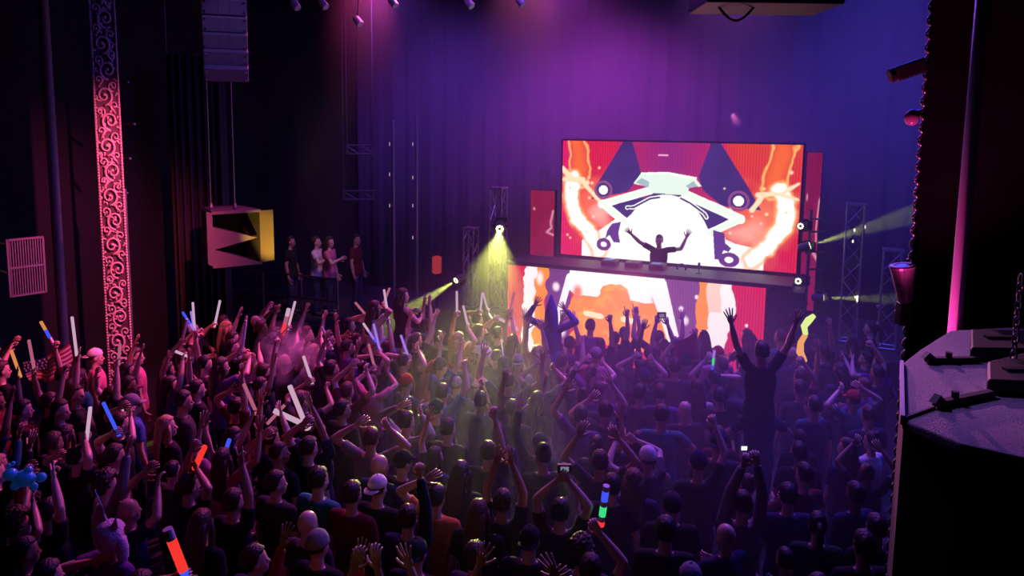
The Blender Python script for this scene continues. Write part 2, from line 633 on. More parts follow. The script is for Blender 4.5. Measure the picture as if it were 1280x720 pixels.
def paint_main(nx, ny):
    v, u = np.meshgrid(np.linspace(0, 1, ny), np.linspace(0, 1, nx), indexing='ij')
    A = 1.95
    img = np.zeros((ny, nx, 3))
    img[:] = (0.72, 0.012, 0.06)
    blend(img, np.clip((0.10 - u) / 0.10, 0, 1) * 0.7, (0.85, 0.01, 0.16))
    # centre top violet-magenta, right red-orange
    blend(img, np.clip(1 - np.abs(u - 0.48) / 0.24, 0, 1) ** 0.5 * np.clip(1.2 - v, 0, 1), (0.30, 0.02, 0.20))
    blend(img, np.clip((u - 0.66) / 0.1, 0, 1) * np.clip(1.0 - v * 1.2, 0, 1) * 0.8, (0.75, 0.06, 0.015))
    # vertical stripes of the curtain
    st_ = 0.5 + 0.5 * np.cos(u * 2 * math.pi * 92)
    img *= (1 - 0.30 * st_)[..., None]
    nz = fbm(u, v, 14, 8, 3)
    # fiery fields inside the two arms
    blend(img, np.clip(1.4 - np.hypot((u - 0.155) * A / 0.2, (v - 0.58) / 0.26) + (nz - .5), 0, 1), (0.85, 0.13, 0.07))
    blend(img, np.clip(1.4 - np.hypot((u - 0.845) * A / 0.24, (v - 0.62) / 0.26) + (nz - .5), 0, 1), (0.85, 0.16, 0.08))
    # flame columns
    for (pts, w) in (([(0.06, 0.0), (0.075, 0.14), (0.085, 0.33)], 0.085), ([(0.93, 0.0), (0.915, 0.15), (0.90, 0.36)], 0.10)):
        d = path_d(u, v, pts, A)
        f = d / w + (nz - 0.5) * 0.9
        blend(img, np.clip(1.15 - f, 0, 1), (0.85, 0.13, 0.02))
        blend(img, np.clip(1 - np.abs(f - 0.85) * 6, 0, 1), (1.0, 0.50, 0.14))
    # dark violet cones
    for poly in ([(.275, .0), (.315, .0), (.36, .27), (.30, .42), (.14, .50), (.165, .36)], [(.645, .0), (.685, .0), (.80, .34), (.855, .52), (.70, .5), (.62, .38), (.6, .27)]):
        blend(img, in_poly(u, v, poly), PURP)
        img[in_poly(u, v, poly)] *= (0.75 + 0.5 * nz[in_poly(u, v, poly)])[:, None]
    # white mass under the dome
    blend(img, in_poly(u, v, [(.10, 1), (.10, .86), (.155, .80), (.25, .66), (.32, .60), (.62, .62), (.68, .74), (.76, .80), (.82, .82), (.875, .90), (.875, 1)]), WHITE)
    # flaming arms
    for (pts, w) in (([(0.055, 0.33), (0.045, 0.5), (0.075, 0.66), (0.14, 0.82), (0.18, 0.95)], 0.075),
                     ([(0.92, 0.36), (0.955, 0.5), (0.945, 0.64), (0.885, 0.80), (0.83, 0.92)], 0.072)):
        d = path_d(u, v, pts, A) / w + (fbm(u, v, 22, 12, 9) - .5) * 0.8
        blend(img, np.clip((1.25 - d) * 2.2, 0, 1), (1.0, 0.42, 0.12))
        blend(img, np.clip((0.92 - d) * 3.5, 0, 1), WHITE)
    for pts in ([(0.0, .24), (0.05, .34), (0.12, .36)], [(0.01, .34), (0.1, .33)], [(0.99, .3), (0.93, .38), (0.84, .40)], [(0.99, .42), (.9, .38)], [(.10, .36), (.17, .50)], [(.86, .4), (.82, .52)]):
        d = path_d(u, v, pts, A) / 0.022 + (nz - .5) * 1.2
        blend(img, np.clip((1.1 - d) * 2, 0, 1), (1.0, 0.70, 0.45))
    for k in range(26):                      # sparks
        r = random.Random(k + 40)
        a = (r.choice([r.uniform(.02, .28), r.uniform(.7, .98)]), r.uniform(.2, .85))
        d = np.hypot((u - a[0]) * A, v - a[1])
        blend(img, np.clip(1.6 - d / r.uniform(.006, .014), 0, 1), (1.0, 0.62, 0.40))
    blend(img, np.clip(1.3 - np.hypot((u - 0.19) * A / 0.10, (v - 0.62) / 0.09) + (nz - .5) * 1.4, 0, 1) * 0.6, (0.95, 0.55, 0.5))
    blend(img, np.clip(1.3 - np.hypot((u - 0.80) * A / 0.14, (v - 0.70) / 0.11) + (nz - .5) * 1.4, 0, 1) * 0.6, (0.95, 0.50, 0.42))
    # dark fields beside the dome
    blend(img, in_poly(u, v, [(.225, .54), (.33, .455), (.37, .46), (.36, .53), (.295, .66)]), PURP)
    blend(img, in_poly(u, v, [(.585, .45), (.64, .49), (.72, .585), (.73, .62), (.645, .70), (.60, .55)]), PURP)
    # the dome with its dark rim
    dm = np.hypot((u - 0.472) / 0.205, (v - 0.98) / 0.55)
    blend(img, (dm < 1.045) & (v < .75) & (v < .62), PURP)
    blend(img, dm < 1.0, (1.0, 0.98, 0.93))
    blend(img, np.clip(1.2 - np.hypot((u - .575) * A / .05, (v - .83) / .06) + (nz - .5), 0, 1) * .35, (.75, .72, .66))
    blend(img, np.clip(1.2 - np.hypot((u - .36) * A / .04, (v - .80) / .06) + (nz - .5), 0, 1) * .35, (.75, .72, .66))
    # pale bands: the crosspiece, diagonal arms, thin white outlines
    PALE = (0.78, 0.86, 0.76)
    for a, b, w in (((.40, .40), (.185, .54), .030), ((.19, .53), (.295, .68), .030), ((.55, .42), (.775, .60), .032), ((.77, .60), (.655, .73), .028)):
        d = seg_d(u, v, a, b, A) / w + (nz - .5) * .35
        blend(img, d < 1.12, (1.0, 0.95, 0.9))
        blend(img, d < 0.75, PALE)
    for pts in ([(.30, .555), (.33, .55), (.40, .47), (.44, .455)], [(.53, .455), (.57, .49), (.63, .57), (.64, .60)]):
        d = path_d(u, v, pts, A)
        blend(img, d < 0.017, WHITE)
        blend(img, d < 0.008, PURP)
    hat = [(.325, .35), (.355, .265), (.40, .255), (.54, .265), (.59, .29), (.615, .35), (.565, .36), (.55, .43), (.47, .425), (.40, .42), (.385, .37)]
    blend(img, in_poly(u, v, hat), (0.72, 0.84, 0.74))
    blend(img, in_poly(u, v, [(.335, .34), (.36, .3), (.395, .33), (.39, .38)]), (0.34, 0.45, 0.50))
    blend(img, in_poly(u, v, [(.60, .35), (.58, .31), (.55, .35), (.56, .37)]), (0.34, 0.45, 0.50))
    blend(img, path_d(u, v, [(.36, .262), (.47, .25), (.59, .285)], A) < 0.008, WHITE)
    # lamps and rings
    for c, r0 in (((.192, .415), .040), ((.765, .455), .042)):
        d = np.hypot((u - c[0]) * A, v - c[1])
        blend(img, (d < r0 * 2.0) & (d > r0 * 1.5), (0.25, 0.06, 0.22))
        blend(img, d < r0, (1.0, 0.93, 0.92))
    for poly in ([(.235, .70), (.275, .68), (.265, .78), (.275, .86), (.245, .86), (.225, .80), (.205, .84), (.215, .76)], [(.668, .70), (.715, .72), (.72, .80), (.745, .84), (.735, .87), (.715, .86), (.70, .94), (.68, .94)]):
        blend(img, in_poly(u, v, poly), (0.10, 0.03, 0.22))
    for c, rx, ry in (((.200, .885), .033, .055), ((.738, .935), .042, .060)):
        d = np.hypot((u - c[0]) / rx, (v - c[1]) / ry)
        blend(img, (d < 1.0), (0.12, 0.03, 0.20))
        blend(img, d < .42, WHITE)
    blend(img, (np.abs(u - .45) < .022) & (np.abs(v - .105) < .008), (.85, .35, .6))
    return img


def paint_booth(nx, ny):
    v, u = np.meshgrid(np.linspace(0, 1, ny), np.linspace(0, 1, nx), indexing='ij')
    A = 3.4
    img = np.zeros((ny, nx, 3))
    img[:] = (0.72, 0.015, 0.07)
    nz = fbm(u, v, 26, 9, 21)
    blend(img, (u > .165) & (u < .27), (.16, .05, .22))
    blend(img, (u > .62) & (u < .77), (.22, .07, .26))
    st_ = 0.5 + 0.5 * np.cos(u * 2 * math.pi * 100)
    img *= (1 - 0.40 * st_)[..., None]
    w = (fbm(u, v, 3, 5, 33) - .5) * 0.05
    blend(img, (u + w > .068) & (u + w < .122), (1.0, .86, .84))
    blend(img, (u + w > .118) & (u + w < .168), ORANGE)
    blend(img, np.clip(1.4 - np.hypot((u - .14) * A / .05, (v - .12) / .07), 0, 1), (1.0, .85, .80))
    blend(img, seg_d(u, v, (.215, .62), (.265, .08), A) < .045, (1.0, .93, .92))
    for (c, r0) in (((.21, .20), .04), ((.235, .7), .05), ((.22, .68), .03), ((.72, .42), .04), ((.705, .30), .025), ((.915, .68), .035), ((.09, .55), .02), ((.76, .16), .02), ((.94, .4), .015)):
        blend(img, np.clip(1.6 - np.hypot((u - c[0]) * A, v - c[1]) / r0, 0, 1), (1.0, .80, .86))
    # white field and the orange mass
    blend(img, in_poly(u, v / .72, [(.265, 0), (.265, .3), (.30, .40), (.61, .42), (.64, .3), (.64, 0)]), WHITE)
    om = in_poly((u + w * .8 - .46) * .9 + .46, (v + w * 2) / .72, [(.285, .62), (.30, .40), (.335, .36), (.39, .38), (.405, .20), (.43, .15), (.475, .15), (.50, .22), (.51, .38), (.56, .40), (.60, .36), (.625, .55), (.64, .72), (.625, 1.1), (.29, 1.1), (.30, .8)])
    blend(img, om, ORANGE)
    blend(img, om & (nz > .60), (1.0, .38, .01))
    blend(img, np.clip(1.5 - np.hypot((u - .30) * A / .06, (v - .24) / .08), 0, 1), (.9, .22, .08))
    blend(img, np.clip(1.5 - np.hypot((u - .61) * A / .05, (v - .22) / .08), 0, 1), (.9, .25, .10))
    blend(img, seg_d(u, v, (.335, .46), (.40, .48), A) < .03, (1.0, .85, .5))
    blend(img, seg_d(u, v, (.485, .48), (.55, .50), A) < .03, (1.0, .85, .5))
    blend(img, in_poly(u, v, [(.45, 1.0), (.47, .78), (.50, 1.0)]), (1.0, .75, .15))
    # the white beam
    blend(img, in_poly(u, v, [(.58, .08), (.645, .02), (.71, .70), (.68, .80)]), WHITE)
    # right-hand figure
    blend(img, (u + w * 1.2 > .762) & (u + w * 1.2 < .812), ORANGE)
    blend(img, (u - w * 1.2 > .805) & (u - w * 1.2 < .882 + .02 * np.sin(v * 7)), (1.0, .88, .85))
    blend(img, (u - w > .80) & (u - w < .85) & (v < .30), (1.0, .62, .5))
    blend(img, (u > .80) & (u < .835) & (v > .8), (.8, .03, .08))
    return img


def led_mat(name, strength):
    m = bpy.data.materials.new(name)
    m.use_nodes = True
    nt = m.node_tree
    nt.nodes.clear()
    a = nt.nodes.new('ShaderNodeVertexColor')
    a.layer_name = 'picture'
    e = nt.nodes.new('ShaderNodeEmission')
    e.inputs[1].default_value = strength
    o = nt.nodes.new('ShaderNodeOutputMaterial')
    nt.links.new(a.outputs[0], e.inputs[0])
    nt.links.new(e.outputs[0], o.inputs[0])
    return m


def led_panel(name, a0, a1, b, z0, z1, img, strength, parent):
    ny, nx, _ = img.shape
    A, Z = np.meshgrid(np.linspace(a0, a1, nx), np.linspace(z1, z0, ny))
    base = np.array(ST(0, b, 0))
    P = base[None, None] + A[..., None] * np.array(U) + Z[..., None] * np.array((0, 0, 1))
    idx = np.arange(nx * ny).reshape(ny, nx)
    F = np.stack([idx[1:, :-1], idx[1:, 1:], idx[:-1, 1:], idx[:-1, :-1]], -1).reshape(-1, 4)
    me = bpy.data.meshes.new(name)
    me.from_pydata(P.reshape(-1, 3).tolist(), [], F.tolist())
    ca = me.color_attributes.new('picture', 'FLOAT_COLOR', 'POINT')
    cc = np.concatenate([img.reshape(-1, 3), np.ones((nx * ny, 1))], 1)
    ca.data.foreach_set('color', cc.astype(np.float32).ravel())
    return obj(name, me, led_mat(name + '_light', strength), parent)


SCR_W, SCR_Z0, SCR_Z1 = 5.06, 2.06, 4.66
scr = thing('led_screen', ST(SCR_W / 2, 0, SCR_Z0), 'wide glowing video wall above the booth showing a white dome between flaming arms', 'screen')
led_panel('display', 0.02, SCR_W - 0.02, 0.03, SCR_Z0 + .02, SCR_Z1 - .02, paint_main(420, 220), 1.25, scr)
mb = MB()
mb.box(ST(SCR_W / 2, -0.06, (SCR_Z0 + SCR_Z1) / 2), (SCR_W + .04, 0.16, SCR_Z1 - SCR_Z0 + .04), (U, N, ZUP))
mb.build('cabinet', M_BLACK, scr, bevel=0.01)
for a in (0.8, SCR_W / 2, SCR_W - 0.8):
    mb = MB()
    mb.bar(ST(a, -0.3, .9), ST(a, -0.3, SCR_Z1 - .3), 0.06)
    mb.bar(ST(a, -0.95, .93), ST(a, -0.3, 3.2), 0.05)
    mb.bar(ST(a, -1.0, .93), ST(a, -0.15, .93), 0.05)
    for z in (2.3, 3.4, 4.2):
        mb.bar(ST(a, -0.33, z), ST(a, -0.12, z), 0.04)
    mb.build('support', M_STEEL, scr)

# booth: dark top, LED front
BF = 1.50                         # front of the booth
BTOP = 2.05
booth = thing('dj_booth', ST(2.1, BF - .45, .9), 'dark-topped performer booth with a glowing orange and white screen front', 'booth')
BA0, BA1 = -0.62, 4.62
led_panel('display', BA0, BA1, BF + .02, 0.15, BTOP - .03, paint_booth(420, 150), 1.25, booth)
mb = MB()
mb.box(ST((BA0 + BA1) / 2, BF - .06, BTOP / 2 + .05), (BA1 - BA0 + .02, 0.10, BTOP - .12), (U, N, ZUP))
mb.build('front_panel', M_BLACK, booth)
M_TOP = mat('booth_top', (0.014, 0.014, 0.022), 0.5, noise=(0.022, 0.022, 0.032), nscale=5)
mb = MB()
mb.box(ST((BA0 + BA1) / 2 + .2, BF - .46, BTOP + .02), (BA1 - BA0 + .5, 0.96, 0.06), (U, N, ZUP))
mb.build('top', M_TOP, booth, bevel=0.012)
for a in (BA0 + .1, 2.0, BA1 - .1):
    mb = MB()
    mb.box(ST(a, BF - .44, (.9 + BTOP) / 2), (0.06, 0.60, BTOP - .9 - .03), (U, N, ZUP))
    mb.build('side_panel', M_BLACK, booth)

# players and mixer on the booth top
TZ = BTOP + .05
M_DECK = mat('deck_plastic', (0.03, 0.03, 0.035), 0.4)
M_CHROME = mat('bright_metal', (0.7, 0.7, 0.72), 0.2, 1.0)


def player(a, label):
    t = thing('media_player', ST(a, BF - .58, TZ), label, 'player', 'decks on the booth top')
    bd_ = MB().box(ST(a, BF - .58, TZ + .05), (0.30, 0.36, 0.10), (U, N, ZUP)).build('body', M_DECK, t, bevel=0.012)
    MB().cyl(ST(a, BF - .64, TZ + .10), ST(a, BF - .64, TZ + .118), 0.10, n=24).build('jog_wheel', M_CHROME, bd_, bevel=0.004)
    mb = MB()
    x, y = U, (N * .4 - ZUP * -0.9).normalized()
    mb.box(ST(a, BF - .46, TZ + .13), (0.18, 0.09, 0.015), (U, N, ZUP))
    mb.build('display', emis('deck_display', (0.3, 0.5, 1.0), 0.6), t)
    mb = MB()
    for k in range(3):
        mb.cyl(ST(a + .1, BF - .73 + k * .04, TZ + .10), ST(a + .1, BF - .73 + k * .04, TZ + .112), 0.012, n=10)
    mb.build('button', M_CHROME, bd_)


player(1.45, 'flat black deck on the booth top on the carved column side of the mixer')
player(2.45, 'flat black deck on the booth top on the dark pier side of the mixer')
mx = thing('mixer', ST(1.95, BF - .58, TZ), 'black knob-covered mixer on the booth top between two decks', 'mixer')
MB().box(ST(1.95, BF - .58, TZ + .05), (0.30, 0.34, 0.10), (U, N, ZUP)).build('body', M_DECK, mx, bevel=0.01)
mb = MB()
for i in range(4):
    for j in range(5):
        p = ST(1.95 - .11 + .072 * i, BF - .70 + .05 * j, TZ + .10)
        mb.cyl(p, p + ZUP * .022, 0.011, 0.008, n=8)
mb.build('knob', M_CHROME, mx)
mb = MB()
for i in range(4):
    p = ST(1.95 - .11 + .072 * i, BF - .46, TZ + .105)
    mb.box(p, (0.02, 0.03, 0.02), (U, N, ZUP))
mb.build('fader', M_CHROME, mx)
hp = thing('headphones', ST(2.95, BF - .5, TZ), 'headphones with a bright band resting on the booth top', 'headphones')
mb = MB()
c = ST(2.95, BF - .5, TZ + .07)
mb.tube([c + U * (.085 * math.cos(t)) + ZUP * (.085 * math.sin(t)) for t in [math.pi * k / 14 for k in range(15)]], 0.011, 8)
mb.build('band', M_CHROME, hp, smooth=True)
for s in (-1, 1):
    mb = MB()
    mb.lathe(c + U * (s * .065), U * s, [(0, .028), (.004, .04), (.03, .04), (.036, .026)], 14)
    o = mb.build('ear_cup', M_DECK, hp, smooth=True)
mc = thing('microphone', ST(3.3, BF - .45, TZ), 'short silver microphone standing on the booth top', 'microphone')
MB().lathe(ST(3.3, BF - .45, TZ), ZUP, [(0, .055), (.012, .055), (.02, .01), (.09, .01)], 14).build('stand', M_DECK, mc)
MB().lathe(ST(3.3, BF - .45, TZ + .085), ZUP, [(0, .012), (.07, .018), (.085, .026), (.115, .028), (.135, .015)], 12).build('head', M_CHROME, mc, smooth=True)

# side LED strip panels of the screen
def stripes(nx, ny, base, seed):
    v, u = np.meshgrid(np.linspace(0, 1, ny), np.linspace(0, 1, nx), indexing='ij')
    img = np.zeros((ny, nx, 3))
    img[:] = base
    img *= (1 - .35 * (0.5 + 0.5 * np.cos(u * 2 * math.pi * 9)))[..., None]
    n = fbm(u, v, 4, 6, seed)
    img *= (0.75 + .5 * n)[..., None]
    d = path_d(u, v, [(.95, .3), (.85, .48), (.9, .55), (.7, .62), (.98, .66)], .4)
    blend(img, np.clip(1.4 - d / .018, 0, 1), (1.0, .35, .5))
    blend(img, np.clip(1.5 - np.hypot((u - .15) * .4, v - .28) / .02, 0, 1), (1, .4, .55))
    return img


for (a0, a1, z0, z1, base, lb) in ((-0.74, -0.16, 1.98, 3.50, (.42, .01, .07), 'narrow red video panel standing beside the big screen on the yellow beam side'),
                                   (5.12, 5.40, 1.35, 4.5, (.36, .01, .10), 'narrow red video strip between the big screen and the tall light tower')):
    t = thing('video_panel', ST((a0 + a1) / 2, 0, .9), lb, 'screen', 'red side panels of the video wall')
    led_panel('display', a0, a1, 0.02, z0, z1, stripes(60, 120, base, 5 + int(a1)), 0.8, t)
    MB().box(ST((a0 + a1) / 2, -.05, (z0 + z1) / 2), (a1 - a0 + .03, .12, z1 - z0 + .03), (U, N, ZUP)).build('cabinet', M_BLACK, t)
    mb = MB()
    mb.bar(ST((a0 + a1) / 2, -.14, .9), ST((a0 + a1) / 2, -.14, z1 + .5 if a0 < 0 else z1), .05)
    mb.bar(ST((a0 + a1) / 2, -.5, .92), ST((a0 + a1) / 2, .1, .92), .05)
    mb.build('support', M_STEEL, t)


# subwoofer stack at the end of the booth
def sub(a, b, z, w, h, label):
    t = thing('subwoofer', ST(a, b, z), label, 'speaker', 'bass speakers stacked at the end of the booth')
    MB().box(ST(a, b, z + h / 2), (w, .6, h), (U, N, ZUP)).build('cabinet', M_BLACK, t, bevel=.02)
    mb = MB()
    for k in range(9):
        mb.box(ST(a - w / 2 + w * (k + 1) / 10, b + .305, z + h / 2), (.012, .012, h - .08), (U, N, ZUP))
    mb.build('grille', mat('grille_metal', (.06, .06, .065), .5, .6), t)
    mb = MB()
    for s in (-1, 1):
        mb.tube([ST(a + s * (w / 2 + .005), b - .08, z + h * .6), ST(a + s * (w / 2 + .04), b - .08, z + h * .6), ST(a + s * (w / 2 + .04), b + .08, z + h * .6), ST(a + s * (w / 2 + .005), b + .08, z + h * .6)], .012, 6)
    mb.build('handle', M_BLACK, t)


sub(4.98, BF - .33, 0.0, .62, .70, 'black bass speaker at the bottom of the stack beside the booth')
sub(4.98, BF - .33, 0.70, .62, .66, 'black bass speaker in the middle of the stack beside the booth')
sub(4.98, BF - .33, 1.36, .62, .62, 'black bass speaker topmost in the stack beside the booth')


# ================================================================ towers and lamps
M_TRUSS = mat('truss_aluminium', (0.55, 0.55, 0.58), 0.35, 0.85, noise=(.4, .4, .43), nscale=25)


def truss(mbq, p0, p1, w, up=None, step=None):
    p0, p1 = V(p0), V(p1)
    x, y, d = frame(p1 - p0, up)
    L = (p1 - p0).length
    step = step or w * 1.2
    cs = [(-1, -1), (1, -1), (1, 1), (-1, 1)]
    h = w / 2
    for i, j in cs:
        mbq.cyl(p0 + x * i * h + y * j * h, p1 + x * i * h + y * j * h, 0.02, n=8)
    n = max(1, int(L / step))
    for k in range(n + 1):
        q = p0 + d * (L * k / n)
        for m in range(4):
            a, b = cs[m], cs[(m + 1) % 4]
            if k in (0, n):
                mbq.cyl(q + x * a[0] * h + y * a[1] * h, q + x * b[0] * h + y * b[1] * h, 0.014, n=6)
            if k < n:
                q2 = p0 + d * (L * (k + 1) / n)
                if k % 2:
                    a, b = b, a
                mbq.cyl(q + x * a[0] * h + y * a[1] * h, q2 + x * b[0] * h + y * b[1] * h, 0.010, n=6)


def tower(name, a, b, z0, z1, w, label, group='lighting towers round the stage'):
    t = thing(name, ST(a, b, z0), label, 'tower', group)
    mb = MB()
    truss(mb, ST(a, b, z0 + .03), ST(a, b, z1), w, N)
    mb.build('truss', M_TRUSS, t)
    MB().box(ST(a, b, z0 + .015), (w + .25, w + .25, .03), (U, N, ZUP)).build('base_plate', M_BLACK, t)
    MB().box(ST(a, b, z1 + .012), (w + .06, w + .06, .024), (U, N, ZUP)).build('top_plate', M_TRUSS, t)
    return t


M_LENS = emis('lamp_lens_yellow', (1.0, 0.95, 0.45), 3.0)
M_LENS_W = emis('lamp_lens_pale', (1.0, 0.90, 0.70), 1.6)


def moving_head(loc, aimpt, label, size=1.0, lens=None, mount=None, group='moving head lamps on the towers'):
    """lamp head on a yoke and base; mount = direction from the head to its base"""
    loc = V(loc)
    d = (V(aimpt) - loc).normalized()
    mount = V(mount or (0, 0, -1)).normalized()
    t = thing('moving_head_lamp', loc + mount * .26 * size, label, 'lamp', group)
    bx, by, bz = frame(mount, (0, 1, 0) if abs(mount.y) < .9 else None)
    MB().box(loc + mount * .22 * size, (.22 * size, .20 * size, .08 * size), (bx, by, bz)).build('base', M_BLACK, t, bevel=.01)
    side = d.cross(mount)
    if side.length < .1:
        side = bx
    side.normalize()
    mb = MB()
    for s in (-1, 1):
        mb.bar(loc + side * s * .115 * size, loc + side * s * .115 * size + mount * .19 * size, .03 * size, .06 * size)
    mb.bar(loc - side * .13 * size + mount * .18 * size, loc + side * .13 * size + mount * .18 * size, .03 * size, .06 * size)
    mb.build('yoke', M_BLACK, t)
    hd_ = MB().lathe(loc - d * .13 * size, d, [(0, .05 * size), (.02 * size, .08 * size), (.10 * size, .095 * size), (.24 * size, .095 * size), (.25 * size, .088 * size)], 18).build('head', mat('lamp_body', (.05, .05, .055), .45), t, smooth=False)
    mb = MB()
    q = loc + d * .12 * size
    x, y, _ = frame(d)
    # ring of lens segments round a dark middle
    for k in range(8):
        an = 2 * math.pi * k / 8
        mb.ell(q + x * (.052 * size * math.cos(an)) + y * (.052 * size * math.sin(an)), (.026 * size, .026 * size, .012 * size), (x, y, d), 8, 5)
    mb.build('lens', lens or M_LENS, hd_)
    return t


# yellow tower by the red panel, short tower beside it
tower('light_tower', -1.06, 1.10, .9, 3.60, .28, 'tall truss tower with the downward yellow beam')
tower('light_tower', -1.70, 1.15, .9, 2.68, .24, 'short truss tower with the low yellow beam')
tower('light_tower', 6.05, .35, .9, 3.55, .30, 'tall crowded truss tower beside the big screen on the pier side')
tower('light_tower', 6.72, .55, .9, 2.75, .30, 'shorter truss tower farther along from the big screen')

YEL = (0.95, 1.0, 0.20)
H1 = PY(625, 283, 16.1)
T1 = PY(600, 520, 9.8)
moving_head(H1, T1, 'moving head lamp throwing a wide yellow beam down at the crowd', 1.15, mount=(0.1, .9, .3))
spot('down_beam_lamp', H1 + (T1 - H1).normalized() * .2, T1, YEL, 6200, 28, .7, .03)
H2 = PY(574, 348, 15.7)
T2 = PY(505, 392, 14.6)
moving_head(H2, T2, 'moving head lamp throwing a narrow yellow beam over the crowd', .85, mount=(.2, .8, -.4))
spot('low_beam_lamp', H2 + (T2 - H2).normalized() * .16, T2, YEL, 5000, 15, .3, .02)
for (px, py, yy, tx, ty, ty_y, lb, e, ang, sz) in (
        (1002, 282, 14.6, 960, 300, 12.5, 'moving head lamp topmost of the four beside the big screen', 0, 0, .85),
        (1005, 309, 14.5, 1075, 288, 14.2, 'moving head lamp with a yellow beam rising towards the pier', 420, 13, .9),
        (999, 351, 14.4, 965, 362, 12.5, 'moving head lamp level with the booth top', 0, 0, .85),
        (1022, 372, 14.5, 1085, 373, 14.3, 'moving head lamp lowest of the four, beam held level', 300, 12, .85)):
    h = PY(px, py, yy)
    tg = PY(tx, ty, ty_y)
    moving_head(h, tg, lb, sz, lens=M_LENS if e else M_LENS_W, mount=(.85, .5, 0))
    if e:
        spot('side_beam_lamp', h + (tg - h).normalized() * .17, tg, (.95, 1.0, .22), e * 9, ang, .3, .02)
# small arm joining the lamps to the tower
arm = thing('lamp_bracket', PY(1012, 330, 14.85), 'upright steel bar carrying the four lamps by the big screen', 'bracket')
mb = MB()
p0, p1 = PY(1014, 262, 14.85), PY(1014, 262, 14.85)
p1.z = .9
mb.bar(p0, p1, .05)
mb.build('post', M_STEEL, arm)
mb = MB()
for z in (2.2, 2.55, 2.95, 3.2):
    mb.bar(V((p0.x, p0.y, z)), V((p0.x + .28, p0.y - .05, z)), .035)
mb.build('arm', M_STEEL, arm)
mb = MB()
mb.box(V((p0.x, p0.y, .92)), (.35, .35, .03))
mb.build('base_plate', M_BLACK, arm)

# small pin lamps on a boom to the right of the towers
bo = thing('lamp_boom', PY(1072, 290, 14.6), 'thin boom pole with two small pin lamps beyond the light towers', 'boom')
q = PY(1076, 280, 14.6)
mb = MB()
mb.cyl((q.x, q.y, 0.03), (q.x, q.y, q.z + .4), .024, n=10)
mb.build('pole', M_STEEL, bo)
mb = MB()
mb.cyl((q.x, q.y, 0), (q.x, q.y, .03), .2, n=18)
mb.build('base', M_BLACK, bo)
for (px, py) in ((1068, 287), (1066, 301), (1081, 283)):
    p = PY(px, py, 14.5)
    f = MB().lathe(p + V((0, .12, 0)), (0, -1, -.1), [(0, .03), (.02, .045), (.11, .045), (.12, .04)], 12).build('lamp_can', M_BLACK, bo)
    MB().ell(p + V((0, -.005, -.01)), (.018, .012, .032), nu=8, nv=6).build('lens', M_LENS_W, bo)
    mbx = MB()
    mbx.bar(p + V((0, .08, 0)), V((q.x, q.y, p.z + .02)), .018)
    mbx.build('clamp', M_STEEL, bo)

# poles with small lamps towards the carved column side
for (px, y0, y1, yy, dots, lb) in ((488, 150, 385, 17.4, (180, 218, 257), 'thin pole with three tiny lamps set back from the short truss tower'),
                                   (517, 140, 385, 17.6, (180, 222, 257, 297), 'yellow-lit pole with four tiny lamps nearer the screen')):
    t = thing('lamp_boom', PY(px, 300, yy), lb, 'boom', 'thin lamp poles at the stage side')
    p = PY(px + 4, 240, yy)
    top = PY(px + 4, y0, yy).z
    mb = MB()
    mb.cyl((p.x, p.y, .03), (p.x, p.y, top), .032, n=10)
    mb.build('pole', M_TRUSS, t)
    MB().cyl((p.x, p.y, 0), (p.x, p.y, .03), .22, n=18).build('base', M_BLACK, t)
    for dy in dots:
        q = PY(px - 1, dy, yy - .15)
        MB().lathe(q + V((0, .1, 0)), (0, -1, 0), [(0, .025), (.02, .04), (.09, .04), (.1, .036)], 10).build('lamp_can', M_BLACK, t)
        MB().ell(q, (.014, .01, .045), nu=8, nv=6).build('lens', emis('lamp_lens_dim', (.75, .45, .9), .55), t)
        mbx = MB()
        mbx.bar(q + V((0, .08, 0)), V((p.x, p.y, q.z)), .018)
        mbx.build('clamp', M_STEEL, t)

# small battens flown before the drape
for (x0, x1, py, lb) in ((434, 466, 187, 'short flown truss batten before the drape, higher of two'), (430, 467, 244, 'short flown truss batten before the drape, lower of two')):
    t = thing('flown_batten', PY((x0 + x1) / 2, py, 17.6), lb, 'batten', 'short flown truss battens')
    mb = MB()
    a, b = PY(x0, py, 17.6), PY(x1, py, 17.6)
    truss(mb, a, b, .2)
    mb.build('truss', M_STEEL, t)
    mb = MB()
    for p in (a, b):
        mb.cyl(p + ZUP * .1, (p.x, p.y, 8.585), .008, n=6)
    mb.build('wire', M_STEEL, t)

# red lantern box on a stand
ln = thing('red_lantern', PY(546, 340, 16.2), 'small glowing red lantern box on a stand beside the short truss tower', 'lantern')
p = PY(546, 331, 16.2)
MB().lathe(p - ZUP * .19, ZUP, [(0, .06), (.02, .10), (.36, .10), (.38, .06)], 14).build('shade', emis('lantern_red', (.75, .06, .08), .45), ln, smooth=False)
mb = MB()
mb.cyl((p.x, p.y, .9), (p.x, p.y, p.z - .19), .018, n=8)
mb.cyl((p.x, p.y, .9), (p.x, p.y, .93), .15, n=14)
mb.build('stand', M_BLACK, ln)

# ================================================================ hanging horn speaker
M_HORN = mat('horn_paint', (0.20, 0.155, 0.12), 0.5, noise=(.16, .12, .095), nscale=9)
hc = PY(296, 298, 13.0)
hf = V((0.60, -0.80, 0)).normalized()       # mouth direction
hx = ZUP.cross(hf)
hx = -hx if hx.x < 0 else hx
hx.normalize()
horn = thing('horn_speaker', hc, 'big boxy horn speaker with one yellow-lit cheek, hanging over the crowd', 'speaker')


def HP(s, d, z):
    return hc + hx * s + hf * d + ZUP * z


W2, HH = .40, .46
mb = MB()
